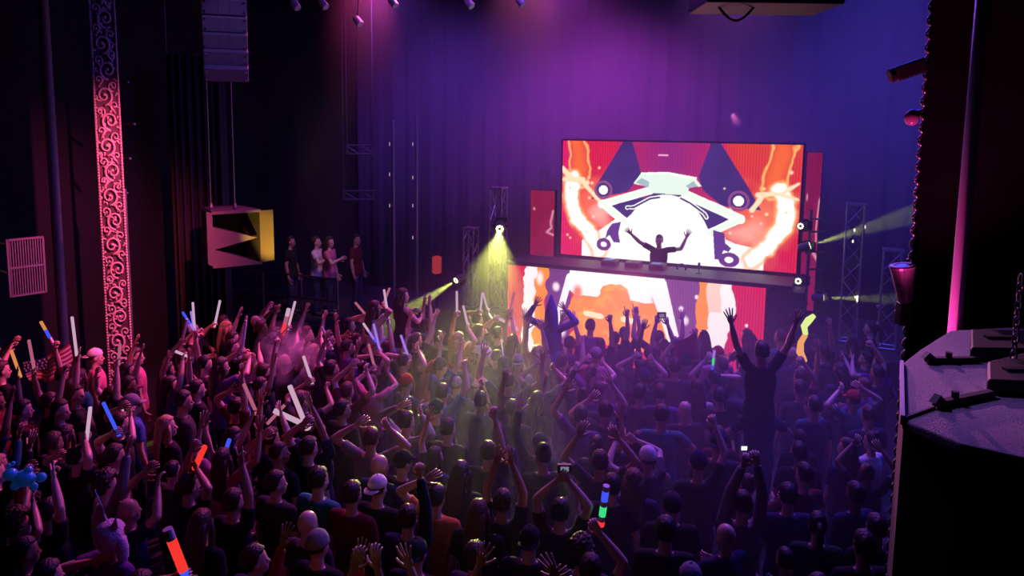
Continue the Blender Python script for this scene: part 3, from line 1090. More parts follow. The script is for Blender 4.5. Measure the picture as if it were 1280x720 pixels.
# tapered box behind the mouth, open shell: back, sides, top, bottom
T = .03
mb.prism([HP(-W2, 0, HH), HP(W2, 0, HH), HP(W2 * .8, -.85, HH), HP(-W2 * .8, -.85, HH)], (0, 0, T))
mb.prism([HP(-W2, 0, -HH), HP(W2, 0, -HH), HP(W2 * .8, -.85, -HH), HP(-W2 * .8, -.85, -HH)], (0, 0, -T))
mb.prism([HP(-W2, 0, -HH), HP(-W2, 0, HH), HP(-W2 * .8, -.85, HH), HP(-W2 * .8, -.85, -HH)], -hx * T)
mb.prism([HP(W2, 0, -HH), HP(W2, 0, HH), HP(W2 * .8, -.85, HH), HP(W2 * .8, -.85, -HH)], hx * T)
mb.prism([HP(-W2 * .8, -.85, -HH), HP(W2 * .8, -.85, -HH), HP(W2 * .8, -.85, HH), HP(-W2 * .8, -.85, HH)], -hf * T)
mb.build('cabinet', mat('speaker_paint', (.05, .045, .055), .5, noise=(.07, .06, .075), nscale=9), horn)
# flare cheeks either side of the mouth
for s, w, d in ((-1, .10, .02), (1, .17, .20)):
    mb = MB()
    mb.prism([HP(s * W2, 0, -HH), HP(s * W2, 0, HH), HP(s * (W2 + w), d, HH + .03), HP(s * (W2 + w), d, -HH + .06)], hf * .02)
    mb.build('flare_cheek', M_HORN, horn)
# phase wedge in the middle, mouth lip at the top, sloped floor at the bottom
mb = MB()
mb.add([HP(-W2, -.02, .22), HP(-W2, -.02, -.18), HP(-W2, -.5, -.18), HP(-W2, -.5, .22), HP(W2 * .92, -.05, -.02), HP(W2 * .92, -.4, -.02)],
       [(0, 1, 4), (3, 5, 2), (0, 4, 5, 3), (1, 2, 5, 4), (0, 3, 2, 1)])
mb.build('wedge', M_HORN, horn)
mb = MB()
mb.prism([HP(-W2, .01, -HH), HP(-W2, .01, -HH + .30), HP(W2, .01, -HH)], -hf * .5)
mb.build('sloped_floor', M_HORN, horn)
for zz in (HH, -HH):
    mb = MB()
    mb.bar(HP(-W2 - .02, .01, zz), HP(W2 + .02, .01, zz), .033, .045)
    mb.build('lip', M_HORN, horn)
for s, d in ((-.33, -.3), (.02, -.12)):
    mb = MB()
    mb.cyl(HP(s, d, HH + .02), (HP(s, d, 0).x, HP(s, d, 0).y, 8.585), .011, n=6)
    mb.lathe(HP(s, d, HH + .02), ZUP, [(0, .02), (.05, .04), (.10, .03), (.13, .012)], 10)
    mb.build('cable', M_STEEL, horn)
spot('horn_fill_lamp', HP(-.10, 1.3, -.95), HP(.47, .1, 0.02), (1.0, .60, .07), 330, 32, .8, .04)  # added fill on the flare cheek, in place of the low beam
spot('array_fill_lamp', (-2.6, 8.6, 7.9), PY(282, 50, 11.4), (.5, .3, 1.0), 110, 20, .8, .05)  # added violet fill that lifts the line array out of the dark

# ================================================================ line array, top
la = thing('line_array_speaker', PY(282, 40, 11.4), 'curved column of flown speaker boxes hanging beside the carved column', 'speaker')
M_LA = mat('array_paint', (.16, .15, .19), .45, noise=(.14, .12, .16), nscale=12)
lf = V((.33, -.94, 0)).normalized()
lx = V((-lf.y, lf.x, 0))
lx = lx if lx.x > 0 else -lx
z = 5.62
c = PY(283, 90, 11.4)
c = V((c.x, c.y, 0))
for k in range(9):
    tilt = math.radians(34 - 5.0 * k)
    fwd = (lf * math.cos(tilt) - ZUP * math.sin(tilt)).normalized()
    upv = (lf * math.sin(tilt) + ZUP * math.cos(tilt)).normalized()
    w = .62
    off = -.30 * (math.sin(tilt)) if tilt > 0 else 0
    cc = c + lf * (off * 1.2) + ZUP * (z + .12)
    bx_ = MB().box(cc, (w, .42, .225), (lx, fwd, upv)).build('box', M_LA, la, bevel=.015)
    for s in (-1, 1):
        for q in (-.07, .07):
            MB().cyl(cc + lx * s * .27 + fwd * .205 + upv * q, cc + lx * s * .27 + fwd * .225 + upv * q, .016, n=8).build('rivet', M_CHROME, bx_)
        MB().bar(cc + lx * s * .08 + fwd * .21 - upv * .09, cc + lx * s * .08 + fwd * .21 + upv * .09, .012).build('slot_edge', M_LA, bx_)
    z += .225
mb = MB()
for s in (-1, 1):
    mb.cyl(c + lx * s * .2 + ZUP * (z + .05), c + lx * s * .2 + ZUP * 8.585, .012, n=6)
mb.build('chain', M_STEEL, la)

# side curtain legs behind the speaker
sd0, sd1 = PY(212, 160, 14.6), PY(282, 160, 14.6)
mb = MB()
n = 90
vs = []
for k in range(2):
    for i in range(n + 1):
        t = i / n
        p = sd0.lerp(sd1, t)
        vs.append(V((p.x, p.y + .06 * math.sin(t * 46) + .02 * math.sin(t * 101), .02 + (6.2 - .02) * k)))
mb.add(vs, [(i, i + 1, n + 2 + i, n + 1 + i) for i in range(n)])
sdo = thing('side_drape', V(((sd0.x + sd1.x) / 2, sd0.y, 0)), 'narrow grey folded curtain hanging behind the horn speaker', 'drape')
o = mb.build('cloth', mat('grey_curtain', (.05, .045, .04), .95, noise=(.07, .06, .055), nscale=5, spec=.1), sdo, smooth=True, fix=False)
sl = o.modifiers.new('solid', 'SOLIDIFY')
sl.thickness = .012
mb = MB()
mb.cyl((sd0.x - .2, sd0.y, 6.22), (sd1.x + .2, sd1.y, 6.22), .03, n=10)
for p in (sd0, sd1):
    mb.cyl((p.x, p.y, 6.22), (p.x, p.y, 8.585), .01, n=6)
mb.build('rail', M_STEEL, sdo)

# scaffold frame beside the carved column
sf = thing('scaffold_frame', PY(160, 280, 12.2), 'thin scaffold frame with short cross bars behind the carved column', 'scaffold')
p = PY(158, 280, 12.2)
p2 = p + V((-.42, .35, 0))
for q, top in ((p, PY(158, 236, 12.2).z), (p2, 7.4)):
    mb = MB()
    mb.cyl((q.x, q.y, 0), (q.x, q.y, top), .026, n=10)
    mb.build('post', M_STEEL, sf)
for py, dx in ((103, .02), (155, .12), (198, .05), (241, .0), (283, 0)):
    q = PY(160, py, 12.2)
    mb = MB()
    mb.cyl(V((p2.x, p2.y, q.z)), q + V((dx, -.02, 0)), .018, n=8)
    mb.build('cross_bar', M_STEEL, sf)

# guest riser and its rail
mb = MB()
mb.box(ST(-5.0, 2.0, .43), (3.7, 3.9, .86), (U, N, ZUP))
o = mb.build('trim_riser', M_STAGE, bevel=.02)
tag(o, 'low black guest riser by the side wall', 'riser', kind='structure')
rl = thing('guard_rail', ST(-5.0, 3.85, .86), 'thin steel guard rail along the guest riser', 'rail')
for a in (-6.4, -6.2, -5.2, -4.2, -3.3):
    mb = MB()
    mb.cyl(ST(a, 3.85, .86), ST(a, 3.85, 1.86), .022, n=8)
    mb.build('post', M_STEEL, rl)
mb = MB()
for z in (1.86, 1.4):
    mb.cyl(ST(-6.5, 3.85, z), ST(-3.3, 3.85, z), .022, n=8)
mb.build('rail_bar', M_STEEL, rl)

# projector box hanging over the hall, cable loop under it
pj = thing('projector_box', PY(955, 0, 8.0), 'black projector housing hanging from the ceiling above the big screen', 'projector')
c = PY(955, -16, 8.0)
MB().box(c, (1.35, .8, .44)).build('case', M_BLACK, pj, bevel=.02)
MB().lathe(c + V((0.2, .4, 0)), (0, 1, -.1), [(0, .14), (.12, .13), (.13, .11)], 18).build('lens_barrel', M_BLACK, pj)
mb = MB()
for s in (-.5, .5):
    mb.bar(c + V((s, 0, .2)), V((c.x + s, c.y, 8.585)), .04)
mb.build('bracket', M_BLACK, pj)
mb = MB()
b0 = PY(898, 8, 7.9)
mb.tube([b0 + V((.36 * t, 0, -.14 * math.sin(math.pi * t))) for t in [k / 12 for k in range(13)]], .014, 6)
mb.build('cable', M_BLACK, pj)

# overhead pipe with small lamps, top of the hall
pp = thing('lighting_pipe', PY(500, -8, 12.0), 'black overhead pipe carrying small lamps', 'pipe')
a, b = PY(330, -6, 12.2), PY(690, -8, 11.6)
b.z = a.z
MB().cyl(a, b, .03, n=10).build('pipe', M_STEEL, pp)
mb = MB()
for q in (a, b):
    mb.cyl(q, (q.x, q.y, 8.585), .01, n=6)
mb.build('wire', M_STEEL, pp)
M_CAN = mat('small_can', (.35, .33, .36), .4, .3)
for (px, py, lb) in ((369, 6, 'first small can lamp on the overhead pipe, nearest the line array'), (404, 5, 'second small can lamp along the overhead pipe'), (447, 26, 'pink-lit can lamp hanging lowest under the overhead pipe'), (491, 3, 'fourth small can lamp along the overhead pipe'), (586, 4, 'fifth small can lamp along the overhead pipe'), (650, 2, 'last small can lamp along the overhead pipe, above the booth')):
    p = PY(px, py, 11.9)
    t = thing('can_lamp', p, lb, 'lamp', 'small can lamps on the overhead pipe')
    dd = V((.5, -.3, -.6)).normalized()
    MB().lathe(p - dd * .08, dd, [(0, .03), (.03, .055), (.15, .06), (.16, .052)], 12).build('can', M_CAN, t)
    mb = MB()
    mb.bar(p, V((p.x, a.y + (b.y - a.y) * (p.x - a.x) / (b.x - a.x), a.z)), .02)
    mb.build('clamp', M_STEEL, t)
spot('overhead_pink_lamp', (-1.2, 10.6, 6.0), PY(447, 26, 11.9), (1, .3, .7), 25, 18, .5, .03)

# ================================================================ near right: pipe, lamps on the pier, speaker top
pip = PY(1203, 300, 3.55)
mb = MB()
mb.cyl((pip.x, pip.y, 0), (pip.x, pip.y, 8.585), .031, n=20)
for z in (7.0, 2.4):
    mb.cyl((pip.x, pip.y, z), (pip.x, pip.y, z + .04), .037, n=20)
o = mb.build('near_pipe', mat('smooth_pipe', (.55, .5, .55), .28, .4), smooth=False)
o.data.polygons.foreach_set('use_smooth', [len(p.vertices) == 4 for p in o.data.polygons])
tag(o, 'slim upright pipe glowing hot pink low down, in front of the black pier', 'pipe')
spot('pipe_pink_lamp', (pip.x - .30, pip.y - .02, 3.45), (pip.x, pip.y, 4.7), (1.0, .05, .42), 150, 60, .9, .03)
spot('edge_fill_lamp', ST(4.0, 2.6, 5.2), PZ(1127, 490, 4.02), (1.0, .2, .5), 2600, 5, .5, .03)  # added narrow fill that turns the cabinet's edge strip pink

cb = thing('par_lamp', PY(1130, 345, 4.05), 'pink-lit bucket-shaped lamp can on the pier edge', 'lamp')
p0, p1 = PY(1128, 331, 3.98), PY(1132, 380, 3.98)
dd = (p1 - p0).normalized()
MB().lathe(p0, dd, [(0, .062), (.008, .066), (.02, .062), (.195, .036), (.205, .03)], 22).build('can', mat('pale_can', (.62, .5, .55), .35, .2), cb)
MB().lathe(p0 + dd * .004, -dd, [(0, .056), (.006, .04), (.01, .005)], 18).build('lens', mat('lens_glass', (.3, .2, .25), .1), cb)
mb = MB()
mb.bar(p0 + V((.03, .02, .02)), p0 + V((.13, .03, .05)), .014)
mb.bar(p0 + V((.06, .02, .0)), p0 + V((.06, .02, .06)), .012)
mb.build('bracket', M_BLACK, cb)
mb = MB()
mb.box(PY(1129, 392, 4.0), (.06, .07, .12))
mb.build('transformer', M_BLACK, cb, bevel=.006)

dm = thing('dome_lamp', PY(1141, 147, 3.96), 'small round glossy dome on the pier edge under the black spotlight', 'lamp')
p = PY(1140, 147, 3.94)
MB().ell(p, (.036, .036, .042), nu=18, nv=12).build('dome', mat('dome_gloss', (.4, .25, .3), .15), dm, smooth=True)
MB().bar(p + V((.02, .02, .02)), p + V((.07, .06, .03)), .03).build('bracket', M_BLACK, dm)
sp = thing('spotlight', PY(1137, 86, 3.95), 'black box-shaped spotlight sticking out of the pier edge', 'lamp')
c = PY(1137, 87, 3.92)
dd = V((-.93, .1, -.34)).normalized()
x, y, _ = frame(dd)
MB().box(c, (.075, .075, .15), (x, y, dd)).build('body', M_BLACK, sp, bevel=.01)
MB().lathe(c + dd * .07, dd, [(0, .03), (.03, .036), (.032, .03)], 14).build('nose', M_BLACK, sp)
MB().bar(c, c + V((.10, .06, .02)), .022).build('bracket', M_BLACK, sp)

# big speaker cabinet with carpeted top beside the balcony
ZC = 4.02
top = [PZ(1127, 455, ZC), PZ(1150, 437, ZC), PZ(1188, 413, ZC), PZ(1300, 407, ZC), PZ(1420, 440, ZC), PZ(1420, 600, ZC), PZ(1290, 574, ZC), PZ(1200, 554, ZC), PZ(1128, 525, ZC)]
M_CARPET = mat('cabinet_carpet', (.30, .26, .33), .95, noise=(.42, .37, .46), nscale=160, bump=.4, spec=.1)
nc = thing('speaker_cabinet', PZ(1250, 500, ZC), 'large faceted speaker cabinet with a purple-lit carpeted top beside the balcony', 'speaker')
lid = [p + ZUP * 0 for p in top]
mb = MB()
mb.prism(lid, (0, 0, -.03))
o = mb.build('lid', M_CARPET, nc, bevel=.006)
cen = sum(top, V((0, 0, 0))) / len(top)
inn = [cen + (p - cen) * .985 for p in top]
low = [V((p.x, p.y, 0)) for p in [cen + (p - cen) * .9 for p in top]]
mb = MB()
mb.loft([[p - ZUP * .03 for p in inn], [p - ZUP * .8 for p in inn], low])
mb.build('body', mat('cabinet_black', (.012, .011, .014), .8, noise=(.02, .018, .022), nscale=10), nc)
mb = MB()
a, b = PZ(1129, 523, ZC + .004), PZ(1168, 509, ZC + .004)
mb.bar(a, b, .008, .008)
mb.build('seam', M_BLACK, nc)
M_EDGE = mat('edge_strip', (.7, .6, .66), .4)
mb = MB()
mb.bar(top[0] + ZUP * .0, top[8] + ZUP * .0, .012, .03)
mb.build('edge_strip', M_EDGE, nc)
# two flat clamps and black cases lying on the cabinet top
for (pts, cs, lb, lb2) in ((((1158, 450), (1222, 449)), ((1212, 425), (1330, 428), (1330, 452), (1212, 450)), 'thin black clamp bar on the cabinet top by the upper case', 'long black case on the cabinet top, farther of two'),
                           (((1170, 505), (1240, 491)), ((1233, 468), (1340, 440), (1340, 497), (1233, 492)), 'thin black clamp bar on the cabinet top by the lower case', 'long black case on the cabinet top, nearer the balcony')):
    t = thing('clamp_bar', PZ(*pts[0], ZC), lb, 'clamp', 'clamp bars on the cabinet top')
    a, b = PZ(*pts[0], ZC + .012), PZ(*pts[1], ZC + .012)
    MB().bar(a, b, .03, .02).build('bar', M_BLACK, t, bevel=.003)
    x, y, d = frame(b - a)
    mb = MB()
    mb.add([a + ZUP * .008 - d * .02 - x * .012, a + ZUP * .008 + d * .035 - x * .012, a + ZUP * .008 + d * .005 + ZUP * .024 - x * .012, a + ZUP * .008 - d * .02 + x * .012, a + ZUP * .008 + d * .035 + x * .012, a + ZUP * .008 + d * .005 + ZUP * .024 + x * .012], [(0, 1, 2), (3, 5, 4), (0, 3, 4, 1), (1, 4, 5, 2), (2, 5, 3, 0)])
    mb.build('latch', M_BLACK, t)
    MB().cyl(a + d * .09, a + d * .09 + ZUP * .03, .012, n=10).build('bolt', M_BLACK, t)
    t = thing('flat_case', PZ(cs[0][0], cs[0][1], ZC), lb2, 'case', 'black cases on the cabinet top')
    q = [PZ(x, y, ZC + .001) for x, y in cs]
    MB().prism(q, (0, 0, .05)).build('case', M_BLACK, t, bevel=.008)
    mb = MB()
    m = (q[0] + q[3]) / 2
    mb.box(m + V((0.12, 0, .054)), (.12, .03, .01))
    mb.build('handle', M_DECK, t)
# chain end hanging at the frame edge
ch = PY(1274, 372, 2.75)
mb = MB()
for k in range(11):
    z = ZC + .012 + .032 * k
    c = V((ch.x, ch.y, z + .018))
    mb.tube([c + (V((1, 0, 0)) if k % 2 else V((0, 1, 0))) * (.012 * math.cos(t)) + ZUP * (.022 * math.sin(t)) for t in [2 * math.pi * i / 10 for i in range(10)]], .004, 5, closed=True)
o = mb.build('rigging_chain', M_STEEL, smooth=True)
tag(o, 'steel chain standing up from the far edge of the cabinet top', 'chain')
spot('cabinet_violet_lamp', (-.3, 5.2, 7.6), cen, (.52, .26, 1.0), 250, 30, .9, .1)


# ================================================================ people: builders
SKINS = [mat('skin_light', (.62, .40, .31), .36, noise=(.55, .34, .26), nscale=14),
         mat('skin_tan', (.48, .29, .20), .36, noise=(.42, .25, .17), nscale=14),
         mat('skin_brown', (.27, .15, .10), .36, noise=(.22, .12, .08), nscale=14)]
M_EYE = mat('eye_dark', (.02, .015, .015), .2)
M_LIP = mat('lip', (.38, .14, .12), .4)
M_SHOE = mat('shoe', (.03, .03, .03), .6)
HAIRM = {n: mat('hair_' + n, c, .48, noise=c2, nscale=60, bump=.5, spec=.4) for n, c, c2 in (
    ('black', (.006, .005, .005), (.012, .010, .009)), ('brown', (.022, .012, .008), (.045, .025, .015)),
    ('blond', (.42, .27, .12), (.30, .18, .08)), ('auburn', (.13, .045, .02), (.08, .03, .015)), ('grey', (.3, .28, .27), (.2, .19, .19)))}
CLOTH = {n: mat('cloth_' + n.replace(' ', '_'), c, .9, noise=tuple(x * .75 for x in c), nscale=40, bump=.25, spec=.15) for n, c in (
    ('black', (.018, .018, .02)), ('charcoal', (.045, .045, .05)), ('navy', (.02, .028, .075)), ('dark green', (.02, .05, .035)),
    ('maroon', (.12, .018, .025)), ('white', (.72, .70, .68)), ('grey', (.24, .24, .25)), ('teal', (.03, .17, .20)),
    ('red', (.42, .03, .03)), ('pink', (.55, .17, .28)), ('purple', (.13, .04, .22)), ('orange', (.50, .16, .04)), ('blue', (.05, .11, .36)))}
M_JEANS = [mat('jeans_dark', (.02, .025, .05), .9, noise=(.03, .035, .07), nscale=30), mat('trousers_black', (.015, .015, .017), .9, noise=(.025, .025, .028), nscale=30)]


def remesh(mbq, voxel, it=4, name='body'):
    me = mbq.mesh(name)
    o = bpy.data.objects.new('tmp', me)
    COL.objects.link(o)
    r = o.modifiers.new('r', 'REMESH')
    r.mode = 'VOXEL'
    r.voxel_size = voxel
    s = o.modifiers.new('s', 'SMOOTH')
    s.factor = .5
    s.iterations = it
    dg = bpy.context.evaluated_depsgraph_get()
    out = bpy.data.meshes.new_from_object(o.evaluated_get(dg))
    out.name = name
    bpy.data.objects.remove(o)
    bpy.data.meshes.remove(me)
    return out


def capsule(mbq, a, b, r0, r1, n=10):
    a, b = V(a), V(b)
    d = (b - a).normalized()
    prof = [(-r0 * .95, r0 * .3), (-r0 * .6, r0 * .8), (0, r0)]
    L = (b - a).length
    prof += [(L, r1), (L + r1 * .6, r1 * .8), (L + r1 * .95, r1 * .3)]
    mbq.lathe(a, d, prof, n)


def ik(S, W, L1, L2, pole):
    d = W - S
    L = d.length
    Lc = max(.14, min(L, L1 + L2 - .004))
    d = d.normalized()
    a = (L1 * L1 - L2 * L2 + Lc * Lc) / (2 * Lc)
    h = math.sqrt(max(0, L1 * L1 - a * a))
    p = V(pole) - d * V(pole).dot(d)
    if p.length < 1e-3:
        p = V((0, -1, 0)) - d * V((0, -1, 0)).dot(d)
    p.normalize()
    return S + d * a + p * h, S + d * Lc


PIV = V((0, .0, 1.50))
FSEG = [(.042, .026, .020), (.046, .029, .021), (.042, .027, .020), (.033, .021, .018)]
HSTATE = {'open': ([.10] * 4, .32, .25), 'relax': ([.42, .48, .52, .55], .12, .4), 'fist': ([1.35] * 4, .05, .75), 'grip': ([1.15] * 4, .05, .75),
          'point': ([.06, 1.3, 1.35, 1.35], .06, .7), 'horns': ([.06, 1.35, 1.35, .08], .2, .75), 'peace': ([.06, .08, 1.35, 1.35], .35, .75)}


def hand_fingers(mbq, Wp, fd, n, w, state):
    curls, spread, thumb = HSTATE[state]
    for k in range(4):
        o = (.031, .0105, -.0105, -.031)[k]
        p = Wp + fd * (.092 - abs(o) * .15) + w * o
        base = (fd + w * (o * spread / .031)).normalized()
        ax = base.cross(n).normalized()
        ang = 0
        pts = [p - base * .02, p]
        for j, L in enumerate(FSEG[k]):
            ang += curls[k] * (1.0 if j else .75)
            d = base * math.cos(ang) + n * math.sin(ang)
            p = p + d * L
            pts.append(p)
        mbq.tube(pts, [.0095, .0098, .0088, .008, .0058], 6)
    p = Wp + fd * .022 + w * .026
    d0 = (fd * .62 + w * .78).normalized()
    pts = [p - d0 * .012, p]
    for j, L in enumerate((.040, .032, .024)):
        t = thumb * (j * .75 + .3)
        d = (d0 * math.cos(t) + (n * .8 + fd * .5 - w * .35 * j).normalized() * math.sin(t)).normalized()
        p = p + d * L
        pts.append(p)
    mbq.tube(pts, [.013, .0125, .011, .010, .007], 6)


def limb_pose(P, legs='stand'):
    """joints for both arms from wrist targets"""
    J = {}
    for side, sx in (('L', -1), ('R', 1)):
        W, st = P['hand'][side]
        W = V(W)
        wd = P.get('w', 1.0)
        S = V((sx * .178 * wd, 0, 1.395))
        up = max(0, min(1, (W.z - 1.35) / .5))
        S = S + V((-sx * .018 * up, .01 * up, .055 * up))
        pole = V((sx * 1.0, -.25, -.35)) if W.z > 1.2 else V((sx * .45, -1, .1))
        if P.get('pole'):
            pole = V(P['pole']) if P['pole'][0] == 0 else V((sx * P['pole'][0], P['pole'][1], P['pole'][2]))
        E, Wr = ik(S, W, .285, .255, pole)
        fd = (Wr - E).normalized()
        fwd = V((0, 1, .0))
        if W.z < 1.15:
            fwd = V((-sx * .8, .4, 0))
        n = (fwd - fd * fwd.dot(fd))
        if n.length < .15:
            n = ZUP * -1 - fd * (-fd.z)
        n.normalize()
        w = fd.cross(n) if sx > 0 else n.cross(fd)
        # thumb side: palm forward, arm up -> thumb towards the head
        if W.z >= 1.15 and w.x * sx > 0:
            w = -w
        elif W.z < 1.15 and w.y < 0:
            w = -w
        J[side] = (S, E, Wr, fd, n, w.normalized(), st)
    return J


LEGS = {'stand': (((-.09, 0, .93), (-.105, .025, .50), (-.11, -.01, .09)), ((.09, 0, .93), (.105, .025, .50), (.11, -.01, .09))),
        'sit': (((-.09, 0, .93), (-.19, .36, .88), (-.15, .42, .47)), ((.09, 0, .93), (.19, .36, .88), (.15, .42, .47)))}


def head_matrix(P):
    y, p, r = P.get('head', (0, 0, 0))
    return Matrix.Translation(PIV) @ Euler((p, r, y), 'XYZ').to_matrix().to_4x4()


def build_body(P, voxel=.0125):
    m = MB()
    w = P.get('w', 1.0)
    m.ell((0, 0, .95), (.155, .11, .125), nu=14, nv=10)
    m.ell((0, 0, 1.10), (.135 * w, .098, .16), nu=14, nv=10)
    m.ell((0, .005, 1.27), (.165 * w, .108, .17), nu=14, nv=10)
    m.ell((0, 0, 1.375), (.12 * w, .075, .075), nu=14, nv=10)
    J = limb_pose(P)
    HM = head_matrix(P)
    for side in 'LR':
        S, E, W, fd, n, ww, st = J[side]
        capsule(m, (S.x * .45, 0, 1.40), S, .055, .052)
        capsule(m, S, E, .050, .040)
        capsule(m, E, E.lerp(W, .35), .040, .041)
        capsule(m, E.lerp(W, .35), W, .041, .027)
        m.ell(W + fd * .052, (.041, .054, .017), (ww, fd, n), 12, 8)
        m.ell(W + fd * .03 + ww * .018 + n * .008, (.02, .035, .016), (ww, fd, n), 8, 6)
        h, k, a = [V(q) for q in LEGS[P.get('legs', 'stand')][0 if side == 'L' else 1]]
        capsule(m, h, k, .082, .055)
        capsule(m, k, k.lerp(a, .35), .054, .054)
        capsule(m, k.lerp(a, .35), a, .054, .036)
        f = V((0, 1, 0))
        ft = a + V((0, .05, -.05))
        m.ell(ft + V((0, .02, .005)), (.043, .125, .045), nu=12, nv=8)
    H = MB()
    H.ell((0, 0, .135), (.074, .094, .097), nu=16, nv=12)
    H.ell((0, .036, .07), (.057, .056, .078), nu=14, nv=10)
    H.ell((0, .074, .012), (.024, .02, .018), nu=10, nv=8)
    H.tube([(0, .088, .112), (0, .104, .086), (0, .112, .068)], [.009, .0125, .016], 8)
    H.ell((0, .082, .121), (.045, .014, .011), nu=12, nv=6)
    H.ell((0, .092, .040), (.023, .010, .010), nu=10, nv=6)
    for s in (-1, 1):
        H.ell((s * .034, .066, .078), (.024, .024, .024), nu=10, nv=8)
        H.ell((s * .076, -.004, .10), (.011, .019, .031), nu=10, nv=8)
    m.add([HM @ V(q) for q in H.v], H.f)
    capsule(m, (0, -.012, 1.41), HM @ V((0, -.004, .05)), .057, .050)
    me = remesh(m, voxel, 4, 'person')
    # append the fingers
    F = MB()
    for side in 'LR':
        S, E, W, fd, n, ww, st = J[side]
        hand_fingers(F, W, fd, n, ww, st)
    me.materials.clear()
    for q in (SKINS[0], M_EYE, M_LIP, M_SHOE):
        me.materials.append(q)
    bm = bmesh.new()
    bm.from_mesh(me)
    vs = [bm.verts.new(q) for q in F.v]
    for f in F.f:
        try:
            bm.faces.new([vs[i] for i in f])
        except ValueError:
            pass
    HI = HM.inverted()
    for f in bm.faces:
        f.smooth = True
        c = f.calc_center_median()
        if c.z < .085:
            f.material_index = 3
        elif c.z > 1.4:
            h = HI @ c
            if h.y > .05 and .084 < h.z < .110 and .018 < abs(h.x) < .044:
                f.material_index = 1
            elif h.y > .075 and .030 < h.z < .050 and abs(h.x) < .024:
                f.material_index = 2
    bmesh.ops.recalc_face_normals(bm, faces=bm.faces)
    bm.to_mesh(me)
    bm.free()
    return me, J, HM


def ring(z, rx, ry, cy=0, n=18):
    return [V((rx * math.cos(2 * math.pi * i / n), cy + ry * math.sin(2 * math.pi * i / n), z)) for i in range(n)]


def build_shirt(P, J, kind='short'):
    m = MB()
    w = P.get('w', 1.0)
    m.loft([ring(.84, .188, .142), ring(.95, .186, .140), ring(1.08, .158 * w, .120), ring(1.22, .182 * w, .130), ring(1.33, .186 * w, .124), ring(1.41, .14 * w, .092), ring(1.445, .088, .080, -.01)])
    for side in 'LR':
        S, E, W, fd, n, ww, st = J[side]
        if kind == 'tank':
            m.ell((S.x * .62, 0, 1.405), (.05, .07, .045), nu=10, nv=8)
            continue
        capsule(m, (S.x * .5, 0, 1.395), S, .066, .064)
        if kind == 'short':
            e = S.lerp(E, .62)
            m.tube([S, S.lerp(E, .3), e], [.064, .062, .062], 12)
        else:
            m.tube([S, S.lerp(E, .5), E], [.064, .058, .054], 12)
            capsule(m, E, E.lerp(W, .3), .052, .052)
            m.tube([E.lerp(W, .2), W], [.053, .040], 12)
    me = remesh(m, .018, 3, 'shirt')
    me.polygons.foreach_set('use_smooth', [True] * len(me.polygons))
    return me


_tr = {}


def trousers_mesh(legs='stand'):
    if legs in _tr:
        return _tr[legs]
    m = MB()
    m.ell((0, 0, .92), (.170, .122, .13), nu=14, nv=10)
    for h, k, a in LEGS[legs]:
        h, k, a = V(h), V(k), V(a)
        m.tube([h, h.lerp(k, .5), k], [.088, .086, .070], 12)
        capsule(m, k, k.lerp(a, .2), .069, .066)
        m.tube([k, k.lerp(a, .5), a + V((0, 0, .0))], [.069, .064, .058], 12)
    me = remesh(m, .02, 3, 'trousers')
    me.polygons.foreach_set('use_smooth', [True] * len(me.polygons))
    _tr[legs] = me
    return me


_hair = {}


def hair_mesh(kind):
    if kind in _hair:
        return _hair[kind]
    m = MB()
    r0 = random.Random(hash(kind) % 97 + 3)
    sx, sy, sz = .074, .094, .097
    th = {'short': .014, 'crop': .008, 'long': .017, 'ponytail': .012, 'bun': .012, 'curly': .034}[kind]
    low = {'short': -.66, 'crop': -.55, 'long': -.85, 'ponytail': -.6, 'bun': -.6, 'curly': -.75}[kind]

    def fn(d):
        x, y, z = d
        n = math.sin(x * 17 + y * 9) * math.sin(y * 13 + z * 15 + x * 5)
        line = low + max(0, (y + .25)) * (.95 - low) / .95        # hairline rises to the brow
        line = min(line, .42)
        t = (z - line) / .16
        t = max(0, min(1, t))
        rough = {'curly': .12, 'short': .045, 'long': .03}.get(kind, .02)
        return (1 + th / .09 * (1 + .25 * n) + rough * n * .5) * t + .86 * (1 - t)
    nu, nv = (28, 20)
    m.ell((0, -.002, .137), (sx, sy, sz), nu=nu, nv=nv, fn=fn)
    if kind == 'long':
        rs = []
        for k in range(9):
            t = k / 8
            z = .16 - .44 * t
            wx = .080 + .018 * math.sin(t * 3) - .02 * max(0, t - .8) * 5
            ty = .055 * (1 - .45 * t)
            cyy = -.050 - .075 * math.sin(min(1, t * 1.4) * 1.5)
            rs.append([V((wx * math.cos(2 * math.pi * i / 16) * (1 + .06 * math.sin(i * 2.3 + k)), cyy + ty * math.sin(2 * math.pi * i / 16), z)) for i in range(16)])
        m.loft(rs)
        for s in (-1, 1):
            m.tube([(s * .070, .02, .16), (s * .088, .012, .06), (s * .092, -.02, -.06), (s * .085, -.06, -.18)], [.022, .026, .026, .012], 8)
    if kind == 'ponytail':
        m.tube([(0, -.085, .18), (0, -.135, .175), (0, -.165, .11), (0, -.165, .0), (.01, -.155, -.09)], [.020, .030, .034, .028, .008], 10)
    if kind == 'bun':
        m.ell((0, -.075, .235), (.045, .045, .04), nu=12, nv=9, fn=lambda d: 1 + .08 * math.sin(d[0] * 14) * math.sin(d[2] * 11))
    if kind == 'curly':
        for k in range(46):
            a, b = r0.uniform(0, 6.283), r0.uniform(-.25, 1.4)
            d = V((math.cos(a) * math.cos(b), math.sin(a) * math.cos(b), math.sin(b)))
            if d.y > .4 and d.z < .45:
                continue
            m.ell(V((d.x * (sx + .024), d.y * (sy + .022), .137 + d.z * (sz + .024))), r0.uniform(.018, .027), nu=7, nv=5)
    me = m.mesh('hair')
    me.polygons.foreach_set('use_smooth', [True] * len(me.polygons))
    _hair[kind] = me
    return me


_hat = {}


